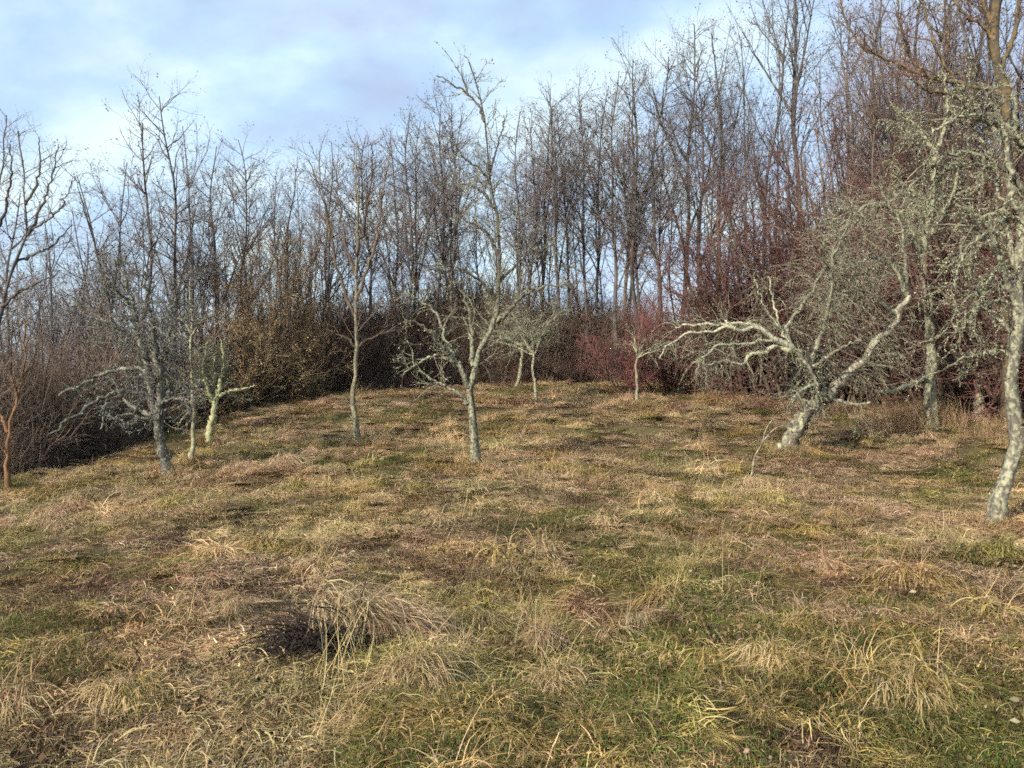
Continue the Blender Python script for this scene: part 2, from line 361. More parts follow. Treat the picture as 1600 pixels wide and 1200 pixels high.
# ------------------------------------------------------------------ scattering (one object, many plants nobody could count)
def scatter(name, protos, P, rot, scl, pick, label, cat):
    pc = bpy.data.collections.new(name + '_plants')
    for i, me in enumerate(protos):
        pc.objects.link(bpy.data.objects.new('%s_kind_%02d' % (name, i), me))
    me = bpy.data.meshes.new(name); me.vertices.add(len(P)); me.vertices.foreach_set('co', P.astype(np.float32).ravel())
    for nm, tp, key, arr in (('rot', 'FLOAT_VECTOR', 'vector', rot), ('scl', 'FLOAT_VECTOR', 'vector', scl)):
        a = me.attributes.new(nm, tp, 'POINT'); a.data.foreach_set(key, arr.astype(np.float32).ravel())
    a = me.attributes.new('pick', 'INT', 'POINT'); a.data.foreach_set('value', pick.astype(np.int32))
    o = link(name, me, kind='stuff'); o['label'] = label; o['category'] = cat
    ng = bpy.data.node_groups.new(name, 'GeometryNodeTree')
    ng.interface.new_socket('Geometry', in_out='INPUT', socket_type='NodeSocketGeometry'); ng.interface.new_socket('Geometry', in_out='OUTPUT', socket_type='NodeSocketGeometry')
    N = ng.nodes.new; L = ng.links.new
    gi, go = N('NodeGroupInput'), N('NodeGroupOutput')
    ci = N('GeometryNodeCollectionInfo'); ci.inputs['Collection'].default_value = pc; ci.inputs['Separate Children'].default_value = True; ci.inputs['Reset Children'].default_value = True
    ip = N('GeometryNodeInstanceOnPoints'); ip.inputs['Pick Instance'].default_value = True
    def na(nm, tp): x = N('GeometryNodeInputNamedAttribute'); x.data_type = tp; x.inputs['Name'].default_value = nm; return x.outputs[0]
    er = N('FunctionNodeEulerToRotation'); L(na('rot', 'FLOAT_VECTOR'), er.inputs[0])
    L(gi.outputs[0], ip.inputs['Points']); L(ci.outputs[0], ip.inputs['Instance']); L(er.outputs[0], ip.inputs['Rotation']); L(na('scl', 'FLOAT_VECTOR'), ip.inputs['Scale']); L(na('pick', 'INT'), ip.inputs['Instance Index'])
    L(ip.outputs[0], go.inputs[0])
    md = o.modifiers.new('plants', 'NODES'); md.node_group = ng
    return o

STRAW, TAN, PINK = np.array([0.50, 0.355, 0.18]), np.array([0.36, 0.24, 0.125]), np.array([0.38, 0.25, 0.165])
OLIVE, GREEN, BROWN, PALE = np.array([0.145, 0.12, 0.034]), np.array([0.078, 0.11, 0.026]), np.array([0.10, 0.056, 0.031]), np.array([0.60, 0.46, 0.28])
def pick_cols(rng, M, table):
    cs = np.array([c for c, w in table]); w = np.array([w for c, w in table], float)
    return cs[rng.choice(len(cs), M, p=w / w.sum())] * rng.uniform(0.72, 1.25, (M, 1)) * rng.uniform(0.93, 1.07, (M, 3))
def blades(mb, rng, start, az, el, length, droop, width, n, cols, flat=0.004, wig=0.10):
    M = len(az)
    d = np.stack([np.cos(az) * np.cos(el), np.sin(az) * np.cos(el), np.sin(el)], -1)
    P = np.empty((M, n, 3)); P[:, 0] = start; st = (length / (n - 1))[:, None]
    for i in range(1, n):
        d = nrm(d + rng.standard_normal((M, 3)) * wig - np.array([0, 0, 1.0]) * droop[:, None])
        P[:, i] = P[:, i - 1] + d * st
        low = P[:, i, 2] < flat
        P[low, i, 2] = flat + 0.01 * rng.random(low.sum()); d[low, 2] = np.abs(d[low, 2]) * 0.15; d = nrm(d)
    S = nrm(np.stack([-np.sin(az), np.cos(az), rng.normal(0, 0.5, M)], -1))
    mb.ribbons(P, width, S, cols)
def disc(rng, M, r): a = rng.uniform(0, 2 * math.pi, M); q = r * np.sqrt(rng.random(M)); return np.stack([q * np.cos(a), q * np.sin(a), np.zeros(M)], -1)

def p_sward(seed, table, M=460):                      # short living grass and moss
    rng = np.random.default_rng(seed); mb = MB()
    s = disc(rng, M, 0.21); s[:, 2] = -0.015
    blades(mb, rng, s, rng.uniform(0, 6.283, M), rng.uniform(0.2, 1.3, M), rng.uniform(0.03, 0.085, M), rng.uniform(0.1, 0.6, M), rng.uniform(0.003, 0.006, M), 4, pick_cols(rng, M, table))
    return mb.mesh('sward', M_sward, smooth=False)
def p_mat(seed, table, M=210, bias=0.0):              # long dead blades lying over each other
    rng = np.random.default_rng(seed); mb = MB()
    s = disc(rng, M, 0.21); s[:, 2] = rng.uniform(-0.01, 0.03, M)
    blades(mb, rng, s, bias + rng.normal(0, 1.2, M), rng.uniform(0.1, 0.95, M), rng.uniform(0.06, 0.19, M), rng.uniform(0.28, 0.8, M), rng.uniform(0.003, 0.006, M), 6, pick_cols(rng, M, table))
    return mb.mesh('thatch', M_blade, smooth=False)
def p_tussock(seed, table, M=420, r=0.08, lo=0.2, hi=0.44, lean=0.0):
    rng = np.random.default_rng(seed); mb = MB()
    s = disc(rng, M, r); az = np.arctan2(s[:, 1], s[:, 0]) + rng.normal(0, 0.95, M)
    out = np.hypot(s[:, 0], s[:, 1]) / r
    el = np.clip(1.35 - out * 0.65 + rng.normal(0, 0.22, M), 0.15, 1.5)
    az = az + lean * np.sin(-math.pi / 2 - az)
    blades(mb, rng, s, az, el, rng.uniform(lo, hi, M) * rng.uniform(0.6, 1.0, M), rng.uniform(0.45, 1.25, M), rng.uniform(0.003, 0.006, M), 7, pick_cols(rng, M, table))
    k = M // 4                                         # thatch of older blades fallen round the foot
    blades(mb, rng, disc(rng, k, r * 1.6), rng.uniform(0, 6.283, k), rng.uniform(0, 0.4, k), rng.uniform(0.12, 0.3, k), rng.uniform(0.2, 0.5, k), rng.uniform(0.003, 0.005, k), 5, pick_cols(rng, k, [(BROWN, 2), (TAN, 1)]))
    return mb.mesh('tussock', M_blade, smooth=False)
def p_mop(seed, table, M=560, R=0.15, h=0.13, lo=0.13, hi=0.30, lean=(0.0, -0.35)):
    """a rounded shaggy tussock: old blades hang off a dome of roots in combed locks"""
    rng = np.random.default_rng(seed); mb = MB(); nl = 22; lob = rng.integers(0, 4, M); la = rng.uniform(0, 6.283, nl); lk = rng.integers(0, nl, M)
    off = disc(rng, 4, R * 0.75); off[0] = 0; lr = R * np.array([1.0, 0.7, 0.55, 0.5])[lob]; lh = h * np.array([1.0, 0.75, 0.55, 0.6])[lob]; ll = rng.normal(0, 0.45, (4, 2))[lob]      # one main crown and three lesser ones, each falling its own way
    q = lr * np.sqrt(rng.random(M)) * 0.95; a = rng.uniform(0, 6.283, M); a = np.where(rng.random(M) < 0.55, la[lk] + rng.normal(0, 0.25, M), a)
    s = off[lob] + np.stack([q * np.cos(a), q * np.sin(a), lh * (1 - (q / lr) ** 2) - 0.01], -1)
    d = np.stack([np.cos(a) * (0.2 + 0.8 * q / lr) + lean[0] + ll[:, 0], np.sin(a) * (0.2 + 0.8 * q / lr) + lean[1] + ll[:, 1], rng.uniform(0.1, 1.0, M)], -1) + rng.normal(0, 0.27, (M, 3)); d = nrm(d)
    blades(mb, rng, s, np.arctan2(d[:, 1], d[:, 0]), np.arcsin(np.clip(d[:, 2], -0.2, 0.98)), rng.uniform(lo * 0.7, hi, M), rng.uniform(0.25, 1.0, M), rng.uniform(0.003, 0.0058, M), 7, pick_cols(rng, M, table), wig=0.15)
    k = M // 5
    blades(mb, rng, disc(rng, k, R * 1.25), rng.uniform(0, 6.283, k), rng.uniform(0, 0.5, k), rng.uniform(0.06, 0.16, k), rng.uniform(0.2, 0.5, k), rng.uniform(0.003, 0.005, k), 4, pick_cols(rng, k, [(BROWN * 0.7, 3), (BROWN, 1)]))  # extra-dark blades round the foot: the gap's shade is put into their colour
    k = 6; blades(mb, rng, disc(rng, k, R * 0.6), rng.uniform(0, 6.283, k), rng.uniform(0.9, 1.5, k), rng.uniform(0.2, 0.42, k), rng.uniform(0.02, 0.2, k), rng.uniform(0.002, 0.0035, k), 6, pick_cols(rng, k, [(PALE, 1), (TAN, 1)]))
    return mb.mesh('tussock', M_blade, smooth=False)
def p_stalks(seed, table, M=40):
    rng = np.random.default_rng(seed); mb = MB(); s = disc(rng, M, 0.16)
    blades(mb, rng, s, rng.uniform(0, 6.283, M), rng.uniform(0.8, 1.5, M), rng.uniform(0.18, 0.5, M), rng.uniform(0.02, 0.2, M), rng.uniform(0.002, 0.0035, M), 6, pick_cols(rng, M, table))
    return mb.mesh('stalks', M_blade, smooth=False)
def p_leaves(seed, M=40):
    rng = np.random.default_rng(seed); mb = MB(); c = disc(rng, M, 0.25); c[:, 2] = rng.uniform(0.01, 0.05, M)
    mb.scraps(c, 0.014, rng, pick_cols(rng, M, [(BROWN, 3), (np.array([0.20, 0.12, 0.07]), 2), (np.array([0.09, 0.06, 0.045]), 2), (np.array([0.27, 0.2, 0.14]), 1)]))
    return mb.mesh('leaf_litter', M_blade, smooth=False)
G_TAB = [(OLIVE, 4), (GREEN, 1.8), (TAN, 2.6), (STRAW, 1.2), (BROWN, 2.4)]
G2_TAB = [(GREEN, 4), (OLIVE, 4), (TAN, 1.5), (BROWN, 1)]
S_TAB = [(STRAW, 4), (TAN, 4), (PALE, 1.5), (OLIVE, 1.2), (BROWN, 0.6)]
P_TAB = [(PINK, 5), (TAN, 2), (PALE, 1.4), (BROWN, 1.2)]
T_TAB = [(STRAW, 4.5), (PALE, 2.8), (TAN, 3.5), (OLIVE, 1.0), (BROWN, 0.6)]
Y_TAB = [(np.array([0.38, 0.28, 0.095]), 4), (STRAW, 2), (OLIVE, 3)]
B_TAB = [(BROWN, 4), (np.array([0.10, 0.07, 0.045]), 3), (TAN, 2), (PINK, 1)]
protos = [p_sward(1, G_TAB), p_sward(2, G_TAB), p_sward(3, G2_TAB), p_sward(4, G2_TAB),
          p_mat(5, S_TAB, bias=0), p_mat(6, S_TAB, bias=2), p_mat(7, P_TAB, bias=4), p_mat(8, P_TAB, bias=1), p_mat(9, Y_TAB, bias=3), p_mat(10, B_TAB, bias=5),
          p_tussock(11, T_TAB), p_tussock(12, S_TAB, lean=0.5), p_tussock(13, Y_TAB, hi=0.36), p_tussock(14, P_TAB),
          p_stalks(15, T_TAB), p_stalks(16, B_TAB), p_leaves(17), p_leaves(18), p_sward(19, B_TAB, 300)]
def field(n_near, n_far):
    rng = np.random.default_rng(21)
    def ring(k, r0, r1, w=0.98):
        a = rng.uniform(-w, w, k); r = np.sqrt(rng.uniform(r0 ** 2, r1 ** 2, k)); return np.stack([r * np.sin(a), r * np.cos(a)], -1)
    P = np.concatenate([ring(n_near, 1.2, 7.5), ring(1100, 2.2, 5.2), ring(int(n_far * 0.5), 7.5, 15, 0.85), ring(int(n_far * 0.75), 15, 33, 0.8)])
    for bx, bv, rr in ((745, 728, 0.16), (263, 741, 0.16), (302, 722, 0.10), (326, 694, 0.13), (560, 699, 0.10), (1224, 708, 0.24), (1558, 813, 0.14), (1456, 648, 0.2)):
        g = ground(bx, bv); a = rng.uniform(0, 6.283, 12); q = rr * rng.uniform(0.9, 1.7, 12); P = np.concatenate([P, np.stack([g[0] + q * np.cos(a), g[1] + q * np.sin(a)], -1)])
    n_foot = 96
    e = edge_dist(P[:, 0], P[:, 1]); foot = np.arange(len(P)) >= len(P) - n_foot
    keep = (e > -1.2) | (rng.random(len(P)) < 0.10)
    foot = foot[keep & (e > -4)]; P, e = P[keep & (e > -4)], e[keep & (e > -4)]
    hb = ground(535, 1015); keep = np.hypot((P[:, 0] - hb[0] + 0.02) / 0.36, (P[:, 1] - hb[1]) / 0.32) > 1; P, e, foot = P[keep], e[keep], foot[keep]      # no turf under the brush heap
    x, y = P.T; M = len(P); r = np.hypot(x, y)
    green = fbm(x / 1.7 + 9, y / 1.7 + 3, 4); pink = fbm(x / 3.1 + 60, y / 3.1 + 20, 3) + np.clip((r - 9) / 40, 0, 0.30); tus = fbm(x / 0.9 + 80, y / 0.9 + 31, 3); br = fbm(x / 1.1 + 120, y / 1.1 + 11, 3)
    u = rng.random(M); u2 = rng.random(M)
    pick = np.where(u2 < 0.5, 0, 1)
    pick = np.where(green > 0.57, np.where(u2 < 0.5, 2, 3), pick)
    matp = np.where(pink > 0.60, np.where(u2 < 0.5, 6, 7), np.where(green > 0.52, 8, np.where(u2 < 0.5, 4, 5)))
    p_mat_prob = np.clip(0.28 - (green - 0.5) * 2.2 + np.clip((r - 8) / 30, 0, 0.35), 0.10, 0.8)
    pick = np.where(u < p_mat_prob, matp, pick)
    pick = np.where((br > 0.58) & (u > 0.3), np.where(u2 < 0.55, 9, 18), pick)
    u3 = rng.random(M); tk = np.where(pink > 0.62, 13, np.where(green > 0.54, 12, np.where(rng.random(M) < 0.5, 10, 11)))
    pick = np.where(u3 < np.where(tus > 0.52, 0.34, 0.10), tk, pick)
    u4 = rng.random(M); pick = np.where(u4 < 0.007, np.where(u2 < 0.6, 14, 15), pick); pick = np.where(u4 > 0.94, np.where(u2 < 0.5, 16, 17), pick)
    pick = np.where(foot, 19 + rng.integers(0, 8, M), pick)
    s = rng.uniform(0.75, 1.25, M) * np.where((pick >= 10) & (pick <= 13), rng.uniform(0.35, 0.85, M), 1.0)
    s = s * np.where(foot, 0.75, 1.0) * (1 + np.clip((r - 9) / 25, 0, 0.6)) * np.where(e < 1.0, 1.35, 1.0)
    rot = np.stack([rng.normal(0, 0.1, M), rng.normal(0, 0.1, M), rng.uniform(0, 6.283, M)], -1)
    scl = np.stack([s, s, s * rng.uniform(0.8, 1.2, M)], -1)
    return np.stack([x, y, H(x, y)], -1), rot, scl, pick
fp, fr, fs, fk = field(2700, 10500)
def mops():
    rng = np.random.default_rng(35); n = 8200; a = rng.uniform(-0.95, 0.95, n); r = np.sqrt(rng.uniform(1.5 ** 2, 30 ** 2, n)); x, y = r * np.sin(a), r * np.cos(a)
    p = np.interp(r, [2, 8, 16, 30], [1.0, 0.8, 0.5, 0.3]) * np.clip((fbm(x / 2.3 + 5, y / 2.3 + 71, 3) - 0.36) * 4.0, 0.08, 1) * (edge_dist(x, y) > 0.2)
    k = rng.random(n) < p; x, y, r = x[k], y[k], r[k]; n = len(x)
    hb = ground(535, 1015); k = np.hypot(x - hb[0], y - hb[1]) > 0.42; x, y, r = x[k], y[k], r[k]; n = len(x)
    s = rng.uniform(0.4, 0.95, n) * np.where(rng.random(n) < 0.22, 1.35, 1.0) * np.interp(r, [6, 12, 24], [1.0, 1.3, 1.6]); tone = fbm(x / 1.9 + 33, y / 1.9 + 8, 2) + rng.normal(0, 0.10, n)
    pk = len(protos) + np.select([tone < 0.40, tone < 0.50, tone < 0.60], [rng.integers(0, 2, n), rng.integers(2, 4, n), rng.integers(4, 6, n)], rng.integers(6, 8, n))
    return np.stack([x, y, H(x, y) - 0.012], -1), np.stack([rng.normal(0, 0.08, n), rng.normal(0, 0.08, n), rng.normal(0, 0.9, n)], -1), np.stack([s * rng.uniform(0.85, 1.35, n), s * rng.uniform(0.85, 1.35, n), s * rng.uniform(0.7, 1.1, n)], -1), pk
mop_kinds = [p_mop(601, Y_TAB), p_mop(602, Y_TAB + [(TAN, 3)], lean=(0.4, -0.2)), p_mop(603, S_TAB), p_mop(604, S_TAB, lean=(-0.3, -0.4), hi=0.36), p_mop(605, T_TAB), p_mop(606, T_TAB, lean=(0.3, -0.5), hi=0.34), p_mop(607, P_TAB), p_mop(608, P_TAB, lean=(0.5, -0.3))]
mp_, mr_, ms_, mk_ = mops()
fp, fr, fs, fk = (np.concatenate(q) for q in ((fp, mp_), (fr, mr_), (fs, ms_), (fk, mk_))); protos = protos + mop_kinds
scatter('meadow_grass', protos, fp, fr, fs, fk, 'matted straw-coloured and green winter grass covering the whole slope', 'grass')

# ------------------------------------------------------------------ growing branches
UP = np.array([0, 0, 1.0])
def walk(rng, start, d, length, n, wander, trop):
    M = len(start); P = np.empty((M, n, 3)); P[:, 0] = start; st = (length / (n - 1))[:, None]; d = nrm(d)
    for i in range(1, n):
        d = nrm(d + rng.standard_normal((M, 3)) * wander + UP * trop); P[:, i] = P[:, i - 1] + d * st
    return P
class Limbs:
    def __init__(s, P, R): s.P, s.R = P, R; s.L = np.linalg.norm(np.diff(P, axis=1), axis=-1).sum(1)
def sprout(rng, par, per_m, t, ang, ln, wander, trop, rad, n, taper=0.35, fall=0.5, out=0.0):
    k = np.floor(par.L * per_m + rng.random(len(par.L))).astype(int); ix = np.repeat(np.arange(len(k)), k); M = len(ix)
    N = par.P.shape[1]; tt = rng.uniform(t[0], t[1], M); sg = np.clip(tt * (N - 1), 0, N - 1.001); i = sg.astype(int); f = (sg - i)[:, None]
    a, b = par.P[ix, i], par.P[ix, i + 1]; pos = a * (1 - f) + b * f; tan = nrm(b - a)
    pr = par.R[ix, i] * (1 - f[:, 0]) + par.R[ix, i + 1] * f[:, 0]
    perp = nrm(np.cross(tan, rng.standard_normal((M, 3)))); an = np.radians(rng.normal(ang[0], ang[1], M))[:, None]
    d = tan * np.cos(an) + perp * np.sin(an)
    length = rng.uniform(ln[0], ln[1], M) * (1 - fall * (tt - t[0]) / max(t[1] - t[0], 1e-3))
    P = walk(rng, pos, d, length, n, wander, trop)
    r0 = np.minimum(pr * 0.75, rng.uniform(rad[0], rad[1], M)); R = r0[:, None] * np.linspace(1, taper, n)[None, :]
    return Limbs(P, R)
def tips(rng, L, K, spread=0.0):
    M, N = L.P.shape[:2]; i = rng.integers(0, M, K); j = rng.integers(max(1, N // 2), N, K)
    return L.P[i, j] + rng.normal(0, spread, (K, 3)) if spread else L.P[i, j]
def along(rng, L, K, spread):
    w = L.L / L.L.sum(); M, N = L.P.shape[:2]; i = rng.choice(M, K, p=w); s = rng.uniform(0, N - 1.001, K); j = s.astype(int); f = (s - j)[:, None]
    p = L.P[i, j] * (1 - f) + L.P[i, j + 1] * f; r = (L.R[i, j])[:, None]
    return p + nrm(rng.standard_normal((K, 3))) * (r + np.abs(rng.normal(0, spread, (K, 1))))

# ------------------------------------------------------------------ the wood: kinds of bare tree, 10 m tall as modelled
def stem(rng, x, y, h, r, lean=(0, 0), n=18, wob=0.035):
    t = np.linspace(0, 1, n); ph = rng.uniform(0, 6.28, (3, 2)); w = sum(np.sin(t[:, None] * f * 6.28 + ph[k]) * a for k, (f, a) in enumerate(((0.7, 0.05), (1.6, 0.022), (3.5, 0.008)))); w = (w - w[0]) * 1.3
    P = np.stack([x + lean[0] * h * t ** 1.2 + w[:, 0] * h * 0.25, y + lean[1] * h * t ** 1.2 + w[:, 1] * h * 0.25, h * t], -1)
    R = r * (1 - 0.9 * t) * (1 + 0.5 * np.exp(-t * 30)) + 0.006
    return P, R
def kind_slender(seed, start=0.28, ang=48, prim=3.5, plen=(1.1, 2.7), buds=800, bark=M_grey_bark, twig=M_grey_twig, stems=1, r=0.07, trop=0.035, dens=0.85, leaf=None, lsize=0.024):
    rng = np.random.default_rng(seed); tr, tw = MB(), MB()
    Ps, Rs = [], []
    for k in range(stems):
        a = rng.uniform(0, 6.28); q = 0.0 if stems == 1 else 0.22
        P, R = stem(rng, q * math.cos(a), q * math.sin(a), 10 * (1 if k == 0 else rng.uniform(0.7, 0.97)), r * (1 if k == 0 else 0.75), (rng.normal(0, 0.02) + (q * math.cos(a) * 0.5), rng.normal(0, 0.02) + q * math.sin(a) * 0.5))
        Ps.append(P); Rs.append(R)
    T = Limbs(np.array(Ps), np.array(Rs)); T.P[:, 0, 2] -= 0.4
    tr.tubes(T.P, T.R, 8, 0.07, rng)
    Fk = sprout(rng, T, 0.30 if stems == 1 else 0.15, (0.25, 0.66), (24, 7), (3.2, 5.6), 0.05, 0.012, (r * 0.34, r * 0.55), 18, taper=0.12, fall=0.35)
    if len(Fk.L):
        tr.tubes(Fk.P, Fk.R, 6, 0.05, rng); T = Limbs(np.concatenate([T.P, Fk.P]), np.concatenate([T.R, Fk.R]))
    A = sprout(rng, T, prim * 0.85, (start, 0.98), (ang, 9), plen, 0.13, trop, (0.012, 0.024), 9, fall=0.5)
    tr.tubes(A.P, A.R, 5, 0.0, rng)
    D = sprout(rng, T, 1.1, (0.08, start + 0.1), (70, 15), (0.3, 1.0), 0.2, 0.03, (0.007, 0.013), 6)
    B = sprout(rng, A, 4.6 * dens, (0.12, 1.0), (46, 14), (0.4, 1.15), 0.14, 0.03, (0.007, 0.012), 6)
    Ctw = sprout(rng, B, 7.5 * dens, (0.1, 1.0), (46, 16), (0.15, 0.5), 0.16, 0.03, (0.005, 0.008), 4)
    C2 = sprout(rng, A, 3.0, (0.3, 1.0), (45, 15), (0.2, 0.5), 0.16, 0.05, (0.0045, 0.007), 4); C3 = sprout(rng, D, 4.0, (0.2, 1.0), (45, 15), (0.15, 0.4), 0.2, 0.05, (0.004, 0.006), 4)
    tw.tubes(B.P, B.R, 3); tw.tubes(D.P, D.R, 3)
    for q in (Ctw, C2, C3): tw.tubes(q.P, q.R, 3)
    parts = [('trunk', tr.mesh('trunk', bark)), ('crown', tw.mesh('crown', twig))]
    if buds:
        bd = MB(); k = buds
        bd.scraps(tips(rng, Ctw, k, 0.03), lsize, rng, pick_cols(rng, k, leaf or [(np.array([0.06, 0.045, 0.042]), 3), (np.array([0.10, 0.07, 0.055]), 2)]))
        parts.append(('seed_cones' if leaf is None else 'leaves', bd.mesh('cones', M_leaf, smooth=False)))
    return parts
def kind_shrub(seed, h=4.0, n_st=14, spread=0.35, twig=M_redbrown_twig, dens=1.0, leaf=None, leaves=0, lsize=0.022, wander=0.14, ttrop=0.03):
    """many stems from one foot, widening upward, thick with twigs"""
    rng = np.random.default_rng(seed); tr, tw = MB(), MB()
    st = disc(rng, n_st, 0.25); a = np.arctan2(st[:, 1], st[:, 0]); o = np.abs(rng.normal(0, spread, n_st)) + 0.05
    d = np.stack([np.cos(a) * o, np.sin(a) * o, np.ones(n_st)], -1); st[:, 2] = -0.25
    P = walk(rng, st, d, rng.uniform(0.7, 1.05, n_st) * h, 10, 0.08, 0.02); R = rng.uniform(0.022, 0.045, n_st)[:, None] * np.linspace(1, 0.2, 10)[None, :]
    T = Limbs(P, R); tr.tubes(T.P, T.R, 5)
    A = sprout(rng, T, 3.6 * dens, (0.12, 1.0), (48, 15), (0.6, 1.7), wander, ttrop, (0.008, 0.017), 7)
    B = sprout(rng, A, 5.5 * dens, (0.1, 1.0), (48, 16), (0.25, 0.7), wander, ttrop, (0.0045, 0.008), 5)
    Ct = sprout(rng, B, 4.2 * dens, (0.1, 1.0), (50, 16), (0.1, 0.3), 0.15, 0.0, (0.003, 0.005), 3)
    for q in (A, B, Ct): tw.tubes(q.P, q.R, 3)
    parts = [('stems', tr.mesh('stems', M_brown_bark)), ('crown', tw.mesh('crown', twig))]
    if leaves:
        lf = MB(); lf.scraps(tips(rng, Ct, leaves, 0.02), lsize, rng, pick_cols(rng, leaves, leaf)); parts.append(('leaves', lf.mesh('leaves', M_leaf, smooth=False)))
    return parts
KIND = {
    'slender_a': kind_slender(101), 'slender_b': kind_slender(102, start=0.36, ang=42), 'slender_c': kind_slender(103, start=0.25, ang=52, prim=3.6),
    'slender_d': kind_slender(104, start=0.4, ang=40, plen=(1.0, 2.4), bark=M_brown_bark), 'slender_e': kind_slender(105, start=0.32, ang=44, prim=2.4, stems=2),
    'pole': kind_slender(106, start=0.5, ang=44, prim=3.4, plen=(0.8, 2.0), buds=500, r=0.075),
    'deep_a': kind_slender(131, start=0.3, ang=46, prim=2.6, buds=300, r=0.045), 'deep_b': kind_slender(132, start=0.42, ang=42, prim=2.8, buds=300, r=0.04), 'deep_c': kind_slender(133, start=0.25, ang=52, prim=2.2, plen=(1.3, 2.8), buds=300, r=0.05),
    'fan_a': kind_slender(107, start=0.22, ang=32, prim=1.9, plen=(2.0, 4.2), stems=1, r=0.105, trop=0.07, dens=0.9), 'fan_b': kind_slender(108, start=0.25, ang=34, prim=1.3, plen=(1.8, 3.8), stems=3, r=0.075, trop=0.06, dens=0.9),
    'brushy': kind_slender(109, start=0.15, ang=28, prim=2.6, plen=(1.0, 2.4), stems=4, r=0.07, twig=M_brown_twig, buds=300, trop=0.09),
    'ochre': kind_slender(110, start=0.10, ang=38, prim=1.8, plen=(1.0, 2.6), stems=5, r=0.05, dens=0.7, twig=M_gold_twig, bark=M_brown_bark, buds=5500, lsize=0.03, leaf=[(np.array([0.52, 0.29, 0.12]), 3), (np.array([0.56, 0.40, 0.19]), 3), (np.array([0.38, 0.23, 0.13]), 2)]),
    'red_shrub': kind_shrub(120, 4.0, 22, 0.40, M_redbrown_twig, 1.3, [(np.array([0.19, 0.06, 0.045]), 2), (np.array([0.15, 0.07, 0.05]), 2)], 1400, 0.014),
    'red_shrub_b': kind_shrub(121, 4.0, 24, 0.45, M_redbrown_twig, 1.3, [(np.array([0.22, 0.06, 0.05]), 2), (np.array([0.16, 0.08, 0.05]), 2)], 1200, 0.014),
    'crimson_shrub': kind_shrub(122, 4.0, 16, 0.4, M_red_twig, 1.1, [(np.array([0.27, 0.075, 0.065]), 3), (np.array([0.20, 0.08, 0.07]), 3)], 2200, 0.016),
    'brown_shrub': kind_shrub(123, 4.0, 16, 0.5, M_brown_twig, 0.9), 'yellow_shrub': kind_shrub(124, 4.0, 12, 0.5, M_gold_twig, 0.8, [(np.array([0.54, 0.41, 0.20]), 3), (np.array([0.42, 0.28, 0.14]), 3)], 1700, 0.020),
}
BASE_H = {k: (4.0 if 'shrub' in k else 10.0) for k in KIND}
prng = np.random.default_rng(55)
def plant(kind, px, Y, top=None, height=None, name='bare_tree', label='', cat='tree', group=None, wide=1.0, v=None):
    """one tree of a kind, at column px and distance Y; its tip reaches row `top` of the photograph"""
    base = ground(px, v) if v is not None else col_at(px, Y)
    if top is not None and kind.startswith('slender') and 780 < px < 1130: top += 22
    if top is not None: height = at(px, top, base[1])[2] - base[2]
    s = height / BASE_H[kind]; w = s * wide
    t = thing(name, label, cat, base, group, rz=prng.uniform(0, 6.283), scale=(w, w, s))
    for pn, me in KIND[kind]: link(pn, me, t, kind='stuff' if pn in ('seed_cones', 'leaves') else None)
    return t

# ------------------------------------------------------------------ trees of the orchard, each drawn limb by limb
def smooth_line(pts, n):
    p = np.asarray(pts, float); m = len(p)
    if m == 2: t = np.linspace(0, 1, n)[:, None]; return p[0] * (1 - t) + p[1] * t
    e = np.concatenate([[2 * p[0] - p[1]], p, [2 * p[-1] - p[-2]]])
    d = np.concatenate([[0], np.cumsum(np.linalg.norm(np.diff(p[:, :2], axis=0), axis=1))]); d /= d[-1]
    out = []
    for u in np.linspace(0, 1, n):
        i = min(max(np.searchsorted(d, u, side='right') - 1, 0), m - 2); f = (u - d[i]) / max(d[i + 1] - d[i], 1e-6)
        a, b, c, q = e[i], e[i + 1], e[i + 2], e[i + 3]
        out.append(0.5 * ((2 * b) + (c - a) * f + (2 * a - 5 * b + 4 * c - q) * f * f + (3 * b - a - 3 * c + q) * f ** 3))
    return np.array(out)
